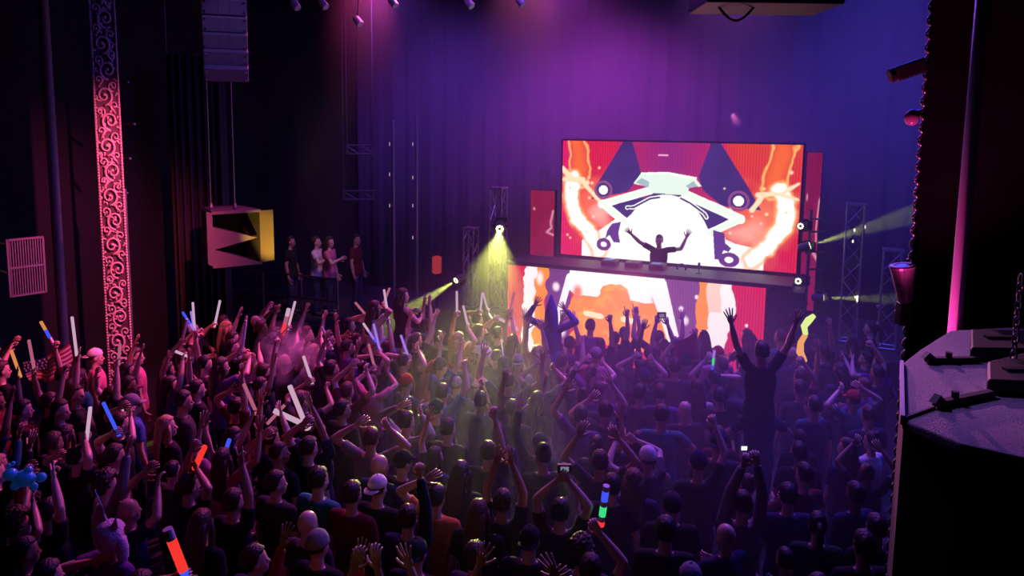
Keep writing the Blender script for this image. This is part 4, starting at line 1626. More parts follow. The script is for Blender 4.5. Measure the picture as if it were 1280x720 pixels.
def hat_mesh(kind):
    if kind in _hat:
        return _hat[kind]
    m = MB()
    if kind in ('cap', 'cap_back'):
        f = 1 if kind == 'cap' else -1

        def fn(d):
            return 1.0 if d[2] > .05 else .88
        m.ell((0, -.002, .142), (.086, .106, .108), nu=22, nv=14, fn=fn)
        rs = []
        for k in range(2):
            rs.append([V((x, f * (.080 + y), .155 - y * .18 - (.006 if k else 0) - abs(x) * .12)) for x, y in ((-.075, 0), (-.066, .04), (-.045, .075), (0, .092), (.045, .075), (.066, .04), (.075, 0))])
        m.loft(rs)
        m.ell((0, -.002, .25), .009, nu=8, nv=6)
    else:
        def fn(d):
            b = .02 * math.sin(math.atan2(d[1], d[0]) * 16) if d[2] > .1 else 0
            return (1.0 + b + (.05 if -.1 < d[2] < .16 else 0)) if d[2] > -.12 else .85
        m.ell((0, -.004, .145), (.087, .105, .112), nu=40, nv=16, fn=fn)
    me = m.mesh('hat')
    me.polygons.foreach_set('use_smooth', [True] * len(me.polygons))
    _hat[kind] = me
    return me


def set_slot(o, i, m):
    o.material_slots[i].link = 'OBJECT'
    o.material_slots[i].material = m


PEOPLE = []


def assemble(body, shirt, HM, spec, legs='stand'):
    """body object with its clothing and hair children"""
    o = bpy.data.objects.new('person', body)
    COL.objects.link(o)
    set_slot(o, 0, SKINS[spec.get('skin', 0)])

    def kid(name, me, m, mtx=None):
        if not me.materials:
            me.materials.append(m)
        c = bpy.data.objects.new(name, me)
        COL.objects.link(c)
        c.parent = o
        set_slot(c, 0, m)
        if mtx is not None:
            c.matrix_local = mtx
        return c
    if not spec.get('bare_top'):
        kid('shirt', shirt, CLOTH[spec['shirt']])
    kid('trousers', trousers_mesh(legs), M_JEANS[spec.get('jeans', 0)])
    hk = spec['hair']
    hc = spec.get('haircol', 'black')
    if hk in ('cap', 'cap_back', 'beanie'):
        kid('hair', hair_mesh('crop' if not spec.get('longunder') else 'long'), HAIRM[hc], HM)
        kid('hat', hat_mesh(hk), CLOTH[spec.get('hatcol', 'black')], HM)
    elif hk != 'bald':
        kid('hair', hair_mesh(hk), HAIRM[hc], HM)
    return o


STAGE_T = V((2.6, 15.0, 0))


def face_yaw(x, y, tgt=STAGE_T):
    return math.atan2(-(tgt.x - x), tgt.y - y)


DOWN = {'L': ((-.27, .06, .86), 'relax'), 'R': ((.27, .06, .86), 'relax')}


def custom(px, py, spec, L=None, R=None, s=1.0, yaw=None, head=(0, 0, 0), y=None, legs='stand', label=None, sleeves='short', w=1.0, z0=None, dyh=0.0, pole=None, voxel=.0125):
    """a person whose head stands at the pixel; L and R are wrist pixels with a hand state, or local wrist positions"""
    hz = 1.62 * s
    if y is None:
        p = PZ(px, py, hz + (z0 or 0))
        zb = z0 or 0.0
    else:
        p = PY(px, py, y)
        zb = p.z - hz if z0 is None else z0
    yw = (face_yaw(p.x, p.y) if yaw is None else yaw)
    base = V((p.x, p.y, zb))
    M = Matrix.Translation(base) @ Matrix.Rotation(yw, 4, 'Z') @ Matrix.Scale(s, 4)
    MI = M.inverted()
    P = {'hand': {}, 'head': head, 'w': w, 'legs': legs}
    if pole:
        P['pole'] = pole
    for side, a in (('L', L), ('R', R)):
        if a is None:
            P['hand'][side] = DOWN[side]
        elif len(a) == 2:
            P['hand'][side] = a
        else:
            q = PY(a[0], a[1], p.y + (a[3] if len(a) > 3 else dyh))
            P['hand'][side] = (MI @ q, a[2])
    body, J, HM = build_body(P, voxel)
    shirt = build_shirt(P, J, sleeves)
    o = assemble(body, shirt, HM, spec, legs)
    o.matrix_world = M
    pose = spec.get('pose') or pose_words(P)
    PEOPLE.append(dict(o=o, spec=spec, pos=base.copy(), pose=pose, label=label, sleeves=sleeves, hands={k: M @ (J[k][2] + J[k][3] * .085 + J[k][4] * .022) for k in 'LR'}))
    return PEOPLE[-1]


def pose_words(P):
    u = [V(P['hand'][k][0]).z > 1.5 for k in 'LR']
    mid = [1.15 < V(P['hand'][k][0]).z <= 1.5 for k in 'LR']
    if all(u):
        return 'both arms raised'
    if any(u):
        return 'one arm raised'
    if any(mid):
        return 'hands at chest'
    return 'arms down'


# ---------------------------------------------------------------- held things
STICKS = []


def glow_stick(a, b, r, m, label, bands=None, cat='glow stick', name='glow_stick'):
    a, b = V(a), V(b)
    d = (b - a).normalized()
    L = (b - a).length
    t = thing(name, a, label, cat, 'foam glow sticks in the crowd')
    if bands:
        n = len(bands)
        mb = MB()
        for i in range(n):
            mb.lathe(a + d * (L * i / n), d, [(0, r * .96), (L / n * .12, r), (L / n * .88, r), (L / n * .998, r * .96)], 12, i)
        mb.build('foam_tube', bands, t)
    else:
        MB().lathe(a, d, [(0, r * .9), (r * .3, r), (L - r * .3, r), (L, r * .85)], 12).build('foam_tube', m, t)
    MB().lathe(a - d * .02, d, [(0, r * .5), (.004, r * .75), (.03, r * .8)], 10).build('end_cap', M_DECK, t)
    STICKS.append((t, a))
    return t


FOAM = {'white': emis('stick_white', (1.0, .60, .86), .6), 'pink': emis('stick_pink', (1.0, .24, .42), .42), 'red': emis('stick_red', (1.0, .04, .03), .95),
        'blue': emis('stick_blue', (.06, .10, 1.0), .9), 'violet': emis('stick_violet', (.45, .22, 1.0), .8), 'green': emis('stick_green', (.05, .9, .30), .8), 'orange': emis('stick_orange', (1.0, .35, .10), .7),
        'dull': mat('stick_foam', (.75, .66, .70), .6)}


def stick_px(x0, y0, x1, y1, yd, r, m, label, bands=None):
    """(x0, y0) the held end, (x1, y1) the tip, at depth yd"""
    return glow_stick(PY(x0, y0, yd), PY(x1, y1, yd - .05), r, FOAM.get(m), label, bands)


# ================================================================ the crowd
def S_(shirt, hair='short', haircol='black', skin=0, **k):
    return dict(shirt=shirt, hair=hair, haircol=haircol, skin=skin, **k)


LAND = []                        # (phrase, position) of things one can find


def land(phrase, pos):
    LAND.append((phrase, V((pos[0], pos[1], 0))))


land('carved column', (CX, CY, 0))
land('wavy lit wand', (0, 0, -99))
LAND.pop()

# performer in the booth
dj_p = ST(2.12, .33, .9)
dj = custom(824, 302, S_('black', 'crop', 'black', 1), R=(787, 291, 'open'), L=(858, 297, 'open'), s=1.04, pole=(.3, -.1, -1), yaw=math.pi - YAW, y=dj_p.y, z0=.9,
            label='performer in black T-shirt, both arms spread high, silhouetted against the white dome', dyh=-.05)

# guests standing on the riser by the side wall
for (px, py, sp, hd, lb) in (
        (363, 303, S_('black', 'short', 'brown', 1), (.2, 0, 0), 'guest in black T-shirt standing on the riser, closest to the side wall'),
        (396, 303, S_('white', 'short', 'brown', 0), (.1, .1, 0), 'guest in loose white shirt standing on the riser rail, hands at chest'),
        (412, 306, S_('pink', 'long', 'brown', 0), (-.3, 0, 0), 'long-haired guest in pink top beside the white-shirted guest on the riser'),
        (445, 308, S_('maroon', 'short', 'black', 1), (0, 0, 0), 'guest in maroon shirt on the riser, farthest from the side wall')):
    q = ST(0, 0, 0)
    y = 16.0 if px < 440 else 16.4
    c = custom(px, py, sp, y=y, z0=.86, head=hd, s=.98, label=lb,
               L=((-.10, .26, 1.22), 'relax') if px in (396,) else None, R=((.08, .26, 1.26), 'relax') if px in (396, 412) else None)

O, F, G, K, H, PT = 'open', 'fist', 'grip', 'relax', 'horns', 'point'

# -- people near the carved column and the flag
custom(62, 503, S_('black', 'short', 'brown', 1), L=(42, 470, G), R=(84, 446, G), label='dark-haired person in black holding the striped starry flag up with both hands')
custom(28, 512, S_('maroon', 'short'), L=(20, 462, O))
custom(95, 493, S_('charcoal', 'short', 'brown'), head=(-.5, .05, 0), label='pink-lit man in charcoal T-shirt looking to the stage beside the raised flag')
custom(88, 486, S_('purple', 'long', 'brown'), R=(100, 424, O), L=(93, 448, G))
custom(119, 446, S_('pink', 'cap_back', 'brown', hatcol='white'), label='person in pink top and white cap at the foot of the carved column')
custom(165, 505, S_('blue', 'cap', 'brown', hatcol='grey'), head=(-.4, .05, 0), label='man in grey cap and blue T-shirt, face lit orange, below the carved column')
custom(209, 533, S_('black', 'long', 'blond'), head=(-.3, .1, 0), label='blond long-haired woman in black, face lit, beside the grey-capped man')
custom(170, 445, S_('pink', 'short', 'brown'), head=(-.3, 0, 0))
custom(75, 512, S_('navy', 'short', 'brown'), head=(-.6, 0, 0))
custom(140, 495, S_('black', 'long', 'brown'), L=(120, 470, K), R=(146, 455, G))
custom(97, 572, S_('black', 'short'), R=(107, 552, G), L=(70, 570, F))
custom(143, 570, S_('maroon', 'short', 'brown', 1), L=(138, 543, G))
custom(20, 655, S_('charcoal', 'curly', 'brown', 1), R=(42, 632, G))
custom(62, 640, S_('black', 'short'), R=(68, 600, H), L=(30, 600, K))
hood = custom(140, 672, S_('purple', 'bald', 'black', 0), L=(118, 700, K))
custom(236, 742, S_('navy', 'short', 'brown'), L=(216, 722, G))
custom(252, 655, S_('black', 'long', 'auburn'), head=(.3, 0, 0))
custom(236, 608, S_('black', 'short', 'brown', 1), R=(247, 588, G), L=(240, 560, F))
custom(230, 450, S_('navy', 'short', 'brown'), R=(247, 418, G))
custom(256, 455, S_('charcoal', 'short'), L=(241, 410, G))
custom(246, 486, S_('black', 'ponytail', 'brown'), L=(236, 448, O))
custom(212, 482, S_('purple', 'long', 'brown'), L=(208, 452, O), R=(228, 452, G))
custom(292, 434, S_('black', 'short', 'brown'), R=(310, 443, F), head=(-.3, .1, 0))
custom(330, 466, S_('charcoal', 'short', 'brown'), R=(346, 416, G))
custom(312, 452, S_('white', 'long', 'blond'), R=(324, 440, O))
custom(338, 548, S_('black', 'short', 'brown'), L=(325, 492, O), R=(352, 520, O))
custom(296, 510, S_('maroon', 'short', 'black', 1), R=(303, 472, O), L=(285, 490, O))
custom(434, 434, S_('purple', 'short', 'brown'), L=(418, 393, O))
custom(436, 406, S_('red', 'long', 'brown'), head=(-.3, 0, 0))
custom(410, 424, S_('navy', 'short', 'brown'), head=(-.4, 0, 0))
custom(392, 440, S_('pink', 'ponytail', 'blond'), L=(382, 425, K), R=(402, 424, K))
custom(386, 560, S_('black', 'short', 'brown'), L=(378, 530, G))
custom(398, 545, S_('navy', 'short', 'black', 2), L=(374, 536, G), R=(388, 505, O))
custom(350, 566, S_('black', 'crop', 'brown', 1), L=(328, 546, G), head=(-.5, .1, 0))
custom(428, 512, S_('black', 'short', 'black', 1), head=(-.3, .05, 0))
custom(345, 604, S_('charcoal', 'short', 'brown'), head=(-.4, .05, 0))
custom(398, 600, S_('teal', 'short', 'brown'), label='broad-backed person in teal T-shirt standing behind the bald man', s=1.03)
custom(384, 655, S_('charcoal', 'bald', 'black'), label='bald pink-lit man in charcoal T-shirt next to the striped beanie')
custom(397, 682, S_('black', 'beanie', 'brown', hatcol='grey'), label='person in black wearing a pale ribbed beanie, low in the crowd')
custom(320, 700, S_('navy', 'short', 'brown'), head=(-.6, .1, 0))
custom(291, 628, S_('black', 'short', 'brown', 1), R=(303, 582, H))
custom(60, 720, S_('black', 'short'))
custom(175, 735, S_('charcoal', 'long', 'brown'))

# -- centre
c1 = custom(467, 429, S_('charcoal', 'short', 'brown'), L=((-.16, .12, 1.30), F), R=((.16, .12, 1.30), F))
custom(468, 371, S_('white', 'long', 'brown', w=.9), y=c1['pos'].y - .14, z0=.66, legs='sit', L=(452, 395, G), R=(480, 383, G), w=.9,
       label='woman in white top riding on shoulders, sticks in her hands, among pink-lit arms', s=.95)
c2 = custom(502, 410, S_('black', 'short', 'brown'), L=((-.16, .12, 1.30), F), R=((.16, .12, 1.30), F))
custom(503, 347, S_('black', 'long', 'brown', w=.9), y=c2['pos'].y - .14, z0=.66, legs='sit', head=(-.3, 0, 0), w=.9, sleeves='tank', s=.95,
       L=((-.12, .25, 1.3), K), R=((.16, .26, 1.22), K), label='woman in black tank top riding on shoulders before the thin lamp poles')
custom(533, 408, S_('pink', 'long', 'brown'), L=(530, 372, O), R=(537, 372, O), w=.92, label='pink-lit woman with palms joined overhead in a peak under the low yellow beam')
custom(484, 436, S_('purple', 'short', 'brown'), L=(466, 432, G), R=(485, 402, G))
custom(472, 452, S_('navy', 'short', 'brown'), R=(476, 442, G), L=(462, 445, O))
custom(505, 452, S_('black', 'short', 'brown'), L=(503, 446, G), R=(524, 440, O))
custom(444, 426, S_('black', 'short', 'brown'), L=(430, 420, O), R=(456, 400, F))
custom(520, 425, S_('charcoal', 'ponytail', 'brown'), L=(512, 398, O), R=(546, 392, O))
custom(573, 425, S_('orange', 'long', 'blond'), L=(569, 392, G), R=(586, 412, G))
custom(597, 400, S_('grey', 'short', 'brown'), L=(595, 390, G), R=(610, 392, G), y=12.9)
printed = custom(598, 416, S_('white', 'short', 'black', 1), L=((-.36, .10, 1.1), K), R=((.42, .12, 1.05), K), s=1.05, w=1.05,
                 label='person in white shirt with two lines of dark lettering across the back')
custom(622, 418, S_('black', 'short', 'brown'), L=(616, 400, G), R=(640, 396, O))
custom(642, 428, S_('maroon', 'long', 'brown'), L=(634, 396, O), R=(658, 380, O))
custom(610, 566, S_('black', 'short', 'brown'), R=(619, 524, G), label='dark-haired person in black gripping the checkered foam totem')
custom(641, 512, S_('charcoal', 'short', 'black', 2), L=(630, 474, G))
custom(560, 536, S_('black', 'short', 'brown'), head=(-.2, 0, 0))
custom(545, 512, S_('charcoal', 'cap_back', 'brown', hatcol='dark green'))
custom(576, 592, S_('black', 'long', 'brown'))
custom(598, 642, S_('black', 'long', 'auburn'))
custom(503, 578, S_('black', 'cap', 'brown', hatcol='black'), head=(-.3, 0, 0))
custom(475, 582, S_('navy', 'bald', 'black'), head=(-.2, .1, 0))
custom(472, 610, S_('black', 'cap_back', 'brown', hatcol='white'), label='person in black with a white backward cap below the bald navy-shirted man')
custom(440, 618, S_('maroon', 'short', 'brown'), s=1.02)
custom(520, 692, S_('black', 'cap_back', 'brown', hatcol='dark green'))
custom(510, 648, S_('navy', 'short', 'brown'), R=(524, 580, F), sleeves='long')
custom(628, 628, S_('black', 'short', 'brown', 1), L=(620, 576, O), R=(641, 582, O))
custom(545, 622, S_('orange', 'short', 'brown'), L=(530, 600, K))
custom(455, 775, S_('black', 'short', 'brown'), L=(442, 705, K), R=(470, 690, K))
custom(510, 772, S_('maroon', 'short', 'brown'), R=(512, 706, O))
custom(612, 770, S_('black', 'short', 'brown'), L=(600, 700, O))
custom(690, 775, S_('charcoal', 'short', 'brown'), R=(698, 722, O), L=(684, 730, O))
custom(662, 676, S_('black', 'cap_back', 'brown', hatcol='black'))
custom(727, 690, S_('charcoal', 'curly', 'brown'), label='curly-haired person in charcoal shirt, hair edge lit, low in the crowd')
custom(832, 664, S_('black', 'short'), s=1.03)
custom(863, 724, S_('black', 'cap', 'brown', hatcol='grey'))
custom(750, 578, S_('charcoal', 'short', 'brown', 1), L=(722, 545, K), R=(775, 550, K), s=1.02)
custom(765, 608, S_('black', 'short'))
custom(792, 602, S_('navy', 'long', 'auburn'))
custom(840, 632, S_('black', 'cap', 'black', hatcol='charcoal'))
custom(700, 640, S_('black', 'short'), L=(697, 600, G), R=(712, 602, G), label='person in black filming with a compact camera held up in both hands')
custom(928, 630, S_('grey', 'short', 'brown'), R=(946, 566, G), L=(930, 578, G), sleeves='long', label='person in long-sleeved grey top holding a lit phone high')
custom(726, 520, S_('purple', 'short'), L=(705, 490, O))
custom(757, 514, S_('navy', 'short'), L=(735, 500, K), R=(766, 482, O))
custom(800, 492, S_('black', 'short'))
custom(826, 492, S_('purple', 'short'))

# -- dark shapes before the booth screen
custom(738, 408, S_('purple', 'short'), y=11.9)
custom(750, 432, S_('black', 'short', 'black', 2), R=(763, 384, F))
custom(768, 424, S_('charcoal', 'short', 'black', 1), R=(786, 372, PT))
custom(780, 418, S_('navy', 'short'), R=(796, 392, PT))
custom(812, 442, S_('black', 'short', 'black', 2), L=(805, 400, K))
custom(830, 434, S_('charcoal', 'short', 'black'), L=(822, 384, G), R=(831, 386, G), label='person in charcoal filming the stage with a camera raised before the booth screen')
c3 = custom(690, 436, S_('black', 'short'), L=((-.16, .12, 1.30), F), R=((.16, .12, 1.30), F))
shark = custom(690, 384, S_('blue', 'bald', 'black', 1), y=c3['pos'].y - .14, z0=.62, legs='sit', L=(668, 382, O), R=(708, 388, O), sleeves='long', w=.9, s=.95,
               label='shoulder rider in blue with a tall pointed blue hood, arms out, before the booth')
custom(672, 442, S_('pink', 'long', 'blond'), L=(658, 384, O), R=(676, 402, O))
custom(712, 430, S_('purple', 'short'), L=(702, 398, O), R=(716, 390, O))
flagger = custom(856, 452, S_('maroon', 'short', 'black', 1), L=(840, 430, G), R=(870, 416, G), label='person holding the dark red cloth stretched above their head')
custom(872, 486, S_('white', 'long', 'brown'), sleeves='tank', w=.92)
custom(900, 496, S_('black', 'short'), L=(886, 520, K))
custom(893, 474, S_('charcoal', 'short'), R=(898, 470, G), L=(880, 452, K))
# -- the tall rider on the pier side and neighbours
c4 = custom(951, 503, S_('navy', 'short', 'black', 1), L=((-.16, .12, 1.30), F), R=((.16, .12, 1.30), F), s=1.04)
rider = custom(953, 427, S_('black', 'short', 'black', 1), y=c4['pos'].y - .16, z0=.70, legs='sit', L=(908, 388, O), R=(1001, 392, O), s=1.02,
               label='big dark-haired shoulder rider in black, both arms flung wide above the crowd')
custom(1000, 472, S_('black', 'short', 'brown', 1), R=(1022, 440, O))
custom(1050, 464, S_('navy', 'long', 'black'))
custom(1088, 410, S_('black', 'ponytail', 'brown'), R=(1100, 390, K))
custom(1030, 440, S_('charcoal', 'short'), R=(1038, 410, O))
custom(1095, 660, S_('black', 'short', 'brown'))
custom(985, 620, S_('navy', 'short'))
N_CUSTOM = len(PEOPLE)

# ---------------------------------------------------------------- prototypes for everybody else
PROTO = []
POSES = [
    (DOWN['L'], DOWN['R'], (0, 0, 0), 'arms down'),
    (DOWN['L'], DOWN['R'], (.08, .45, 0), 'head turned'),
    (((-.14, .30, 1.20), K), ((.14, .30, 1.22), K), (0, .1, 0), 'hands at chest'),
    (DOWN['L'], ((.26, .12, 1.93), O), (0, 0, 0), 'one arm raised'),
    (((-.24, .10, 1.95), O), DOWN['R'], (.1, -.2, 0), 'single raised hand'),
    (((-.36, .12, 1.86), O), ((.38, .10, 1.88), O), (.12, 0, 0), 'both arms raised'),
    (((-.16, .20, 1.84), K), ((.18, .18, 1.82), K), (.1, 0, 0), 'arms bent overhead'),
    (DOWN['L'], ((.20, .22, 1.90), F), (0, 0, 0), 'one fist raised'),
    (((-.22, .28, 1.70), G), ((.10, .34, 1.66), G), (0, 0, 0), 'hands held forward'),
    (((-.15, .26, 1.88), PT), ((.24, .30, 1.15), K), (0, -.1, 0), 'pointing upward'),
    (((-.30, .22, 1.62), H), ((.28, .10, .95), K), (.05, .1, 0), 'making horn sign'),
    (((-.20, .05, 1.72), K), ((.20, .05, 1.72), K), (0, 0, 0), 'hands behind head'),
]


def _p(y):                       # head tuples are given as (pitch, yaw, roll)
    return (y[1], y[0], y[2])


for L, R, hd, words_ in POSES:
    P = {'hand': {'L': L, 'R': R}, 'head': _p(hd), 'w': 1.0}
    b, J, HM = build_body(P, .0135)
    PROTO.append(dict(body=b, J=J, HM=HM, words=words_, shirts={k: build_shirt(P, J, k) for k in ('short', 'long')}))

rc = random.Random(2024)
pts = [p['pos'] for p in PEOPLE if p['pos'].z < .3]
HOLES = [(576, 418, 620, 500), (905, 440, 985, 545), (440, 380, 500, 420), (655, 395, 700, 425), (1000, 395, 1030, 450), (10, 425, 100, 512)]
ARM_HOLES = [(560, 418, 636, 575), (0, 425, 115, 580), (895, 430, 1030, 590), (590, 500, 640, 610), (735, 660, 775, 740)]
SHIRTW = ['black'] * 8 + ['charcoal'] * 5 + ['navy'] * 5 + ['maroon'] * 2 + ['grey', 'white', 'purple', 'purple', 'dark green', 'red', 'pink', 'blue', 'teal']
HAIRW = ['short'] * 9 + ['crop'] * 2 + ['long'] * 5 + ['ponytail'] * 2 + ['bun', 'curly', 'cap', 'cap_back', 'beanie', 'bald']
HCOL = ['black'] * 5 + ['brown'] * 6 + ['blond', 'auburn']
tries = 0
added = 0
MAXFILL = 196
while tries < 9000 and added < MAXFILL:
    tries += 1
    px = rc.uniform(-25, 1130)
    y = math.sqrt(rc.uniform(4.9 ** 2, 12.9 ** 2))
    s = rc.choice([.93, .96, .98, 1.0, 1.0, 1.02, 1.05])
    p0 = PY(px, 400, y)
    p = V((p0.x, y, 0))
    hp = to_px((p.x, p.y, 1.62 * s))
    lim = 402 if hp[0] < 360 else 416 if hp[0] < 560 else 421 if hp[0] < 980 else 412
    if hp[0] < 240:
        lim = 440
    if hp[1] < lim or hp[1] > 775:
        continue
    if hp[0] > 1105 - max(0, (hp[1] - 400)) * .06:
        continue
    q = p - SCR_L
    if q.dot(N) < 2.9 or q.dot(U) < ROOM_A0 + .7:
        continue
    if any(x0 < hp[0] < x1 and y0 < hp[1] < y1 for x0, y0, x1, y1 in HOLES):
        continue
    if any((p - t).length < .47 for t in pts):
        continue
    if (V((CX, CY, 0)) - p).length < .5 or (V((px_.x, px_.y, 0)) - p).length < .4:
        continue
    pts.append(p)
    added += 1
    up = rc.random() < (.62 if hp[0] < 640 else .36 if hp[1] < 600 else .25)
    if any(x0 < hp[0] < x1 and y0 < hp[1] < y1 for x0, y0, x1, y1 in ARM_HOLES):
        up = False
    k = rc.choice([3, 4, 5, 5, 6, 7, 9, 10, 11]) if up else rc.choice([0, 0, 0, 1, 2, 2, 8])
    pr = PROTO[k]
    sp = S_(rc.choice(SHIRTW), rc.choice(HAIRW), rc.choice(HCOL), rc.choice([0, 0, 0, 1, 1, 2]), jeans=rc.choice([0, 1]), hatcol=rc.choice(['black', 'charcoal', 'white', 'grey', 'red', 'navy']))
    sl = rc.choice(['short', 'short', 'short', 'long'])
    o = assemble(pr['body'], pr['shirts'][sl], pr['HM'], sp)
    wx = rc.choice([.9, .94, 1.0, 1.03]) if sp['hair'] not in ('long', 'ponytail', 'bun') else .9
    M = Matrix.Translation(p) @ Matrix.Rotation(face_yaw(p.x, p.y) + rc.gauss(0, .22), 4, 'Z') @ Matrix.Diagonal((s * wx, s * .98, s, 1))
    o.matrix_world = M
    J = pr['J']
    PEOPLE.append(dict(o=o, spec=sp, pos=p.copy(), pose=pr['words'], label=None, sleeves=sl, hands={h: M @ (J[h][2] + J[h][3] * .085 + J[h][4] * .022) for h in 'LR'}, k=k))
print('people', len(PEOPLE), 'customs', N_CUSTOM)


# ================================================================ things held in the crowd
def near_hand(px, py):
    """the raised hand that shows closest to the pixel, and its place"""
    best = None
    for p in PEOPLE:
        for k in 'LR':
            q = to_px(p['hands'][k])
            d = math.hypot(q[0] - px, q[1] - py)
            if best is None or d < best[0]:
                best = (d, p['hands'][k], p)
    return best[1], best[2]


def held(hx, hy, x1, y1, m, label, r=.0175, bands=None, extra=.06, phrase=None, name='glow_stick'):
    """a stick from the hand seen at (hx, hy) to a tip seen at (x1, y1)"""
    h, who = near_hand(hx, hy)
    tip = PY(x1, y1, h.y - .04)
    d = (tip - h).normalized()
    t = glow_stick(h - d * extra, tip, r, FOAM.get(m), label, bands, name=name)
    if phrase:
        land(phrase, h)
    return t


held(247, 418, 228, 390, 'blue', 'bright blue glow stick slanting over the heads past the carved column', bands=[FOAM['dull'], FOAM['violet'], FOAM['blue'], FOAM['blue']], phrase='slanting blue stick')
held(241, 410, 241, 378, 'white', 'upright pale glow stick crossing behind the slanting blue one', phrase='upright pale stick')
held(228, 452, 219, 439, 'white', 'short white glow stick below the slanting blue stick')
held(93, 448, 90, 396, 'white', 'tall white glow stick beside the pink raised hand near the flag', phrase='tall stick by the flag')
held(146, 455, 150, 430, 'pink', 'pink glow stick held at the foot of the carved column')
held(42, 470, 36, 425, 'pink', 'pink glow stick rising over the starry corner of the flag', extra=.02)
held(20, 462, 14, 438, 'orange', 'dim orange glow stick at the edge of the crowd by the flag')
glow_stick(PY(68, 432, 10.1), PY(51, 402, 10.0), .021, None, 'glow stick half orange half blue above the flag', [FOAM['dull'], FOAM['blue'], FOAM['orange']])
custom(80, 470, S_('charcoal', 'short', 'brown'), L=(69, 436, G))
held(107, 552, 113, 509, 'white', 'white glow stick, first of three crossed below the orange-lit man', phrase='three crossed sticks')
held(138, 543, 129, 503, 'blue', 'deep blue glow stick between two white ones below the orange-lit man')
glow_stick(PY(139, 545, 8.4), PY(153, 512, 8.4), .02, FOAM['white'], 'white glow stick leaning away, last of three crossed below the orange-lit man')
held(216, 722, 209, 661, 'red', 'fat red glow stick with glowing blobs low in the crowd', r=.034, bands=[FOAM['blue'], FOAM['red'], FOAM['red'], FOAM['red'], FOAM['dull']], phrase='fat red glow stick')
held(247, 588, 256, 558, 'red', 'short orange-red glow stick held up in the dark left crowd', r=.027, phrase='short orange-red stick')
glow_stick(PY(281, 566, 7.6), PY(287, 549, 7.6), .022, FOAM['blue'], 'stubby vivid blue glow stick among dark heads')
held(346, 416, 361, 386, 'red', 'thick red and white glow stick raised above the smoke puff', r=.03, bands=[FOAM['red'], FOAM['red'], FOAM['pink'], FOAM['white']], phrase='thick red stick')
held(378, 530, 362, 482, 'white', 'long white glow stick standing steep, one of a crossed pair', r=.026, phrase='crossed white stick pair')
held(374, 536, 342, 513, 'white', 'long white glow stick lying flat, one of a crossed pair', r=.028)
held(328, 546, 306, 504, 'violet', 'slim blue glow stick leaning over dark heads by the crossed pair', bands=[FOAM['blue'], FOAM['violet'], FOAM['blue']], phrase='slim leaning blue stick')
held(352, 520, 334, 530, 'pink', 'short pink stick held level beside the crossed pair')
held(485, 402, 480, 362, 'white', 'white glow stick upright beside the white-topped shoulder rider', phrase='stick beside white-topped rider')
held(480, 383, 487, 360, 'pink', 'pink glow stick in the raised hand of the white-topped shoulder rider')
held(466, 432, 454, 404, 'violet', 'blue-violet glow stick leaning under the white-topped shoulder rider', bands=[FOAM['blue'], FOAM['violet'], FOAM['white']], phrase='leaning blue-violet stick')
held(476, 442, 467, 405, 'violet', 'second violet glow stick just beside the leaning blue-violet one')
held(503, 446, 501, 419, 'violet', 'upright violet glow stick between dark heads before the low yellow beam', phrase='upright violet stick')
held(452, 395, 444, 378, 'pink', 'short pink glow stick in the lower hand of the white-topped rider')
held(569, 392, 571, 364, 'white', 'white glow stick upright below the low yellow beam lamp', phrase='stick under low lamp')
held(586, 412, 579, 382, 'white', 'slanted white glow stick beside the printed white shirt')
held(595, 390, 603, 366, 'white', 'pale glow stick, one side of a peak under the wide yellow beam')
held(610, 392, 604, 366, 'white', 'pale glow stick, other side of a peak under the wide yellow beam')
held(616, 400, 648, 412, 'white', 'white glow stick held flat beside the booth screen edge', r=.024, phrase='flat white stick')
held(630, 474, 627, 424, 'pink', 'pink-white glow stick upright in a dark gloved hand mid crowd', bands=[FOAM['pink'], FOAM['pink'], FOAM['violet'], FOAM['white']], phrase='upright pink-white stick')
held(634, 396, 643, 365, 'pink', 'pink glow stick leaning at the column-side end of the booth screen')
held(898, 470, 893, 438, 'blue', 'green and violet banded glow stick before the booth', bands=[FOAM['violet'], FOAM['blue'], FOAM['green'], FOAM['violet']], phrase='green and violet stick')
h = glow_stick(PY(751, 657, 6.1), PY(758, 607, 6.05), .03, None, 'rainbow glow stick with red, green and blue bands in the dark crowd', [FOAM['red'], FOAM['dull'], FOAM['green'], FOAM['green'], FOAM['dull'], FOAM['blue'], FOAM['blue'], FOAM['dull']])
hp_ = PY(751, 663, 6.1)
custom(738, 712, S_('black', 'short', 'brown'), R=(751, 668, G), label='dark-haired person in black holding the rainbow glow stick')
land('rainbow glow stick', hp_)
# some more sticks in raised hands of the crowd
rs = random.Random(5)
more = [p for p in PEOPLE[N_CUSTOM:] if p.get('k') in (7, 8, 9, 10)]
cnt = 0
names_ = iter([(a, b) for a in ('thin', 'plain', 'bright', 'short', 'faint') for b in ('white', 'pink', 'violet', 'orange')])
for p in more:
    h = p['hands']['R' if p['k'] == 7 else 'L']
    q = to_px(h)
    if q[0] < 560 and cnt < 12 and 380 < q[1] < 560:
        cnt += 1
        d = V((rs.uniform(-.5, .5), rs.uniform(-.2, .2), 1)).normalized()
        c = rs.choice(['white', 'pink', 'pink', 'violet', 'dull', 'dull'])
        t = glow_stick(h - d * .05, h + d * rs.uniform(.28, .42), .019, FOAM[c], None)
        p['stick'] = (t, c)

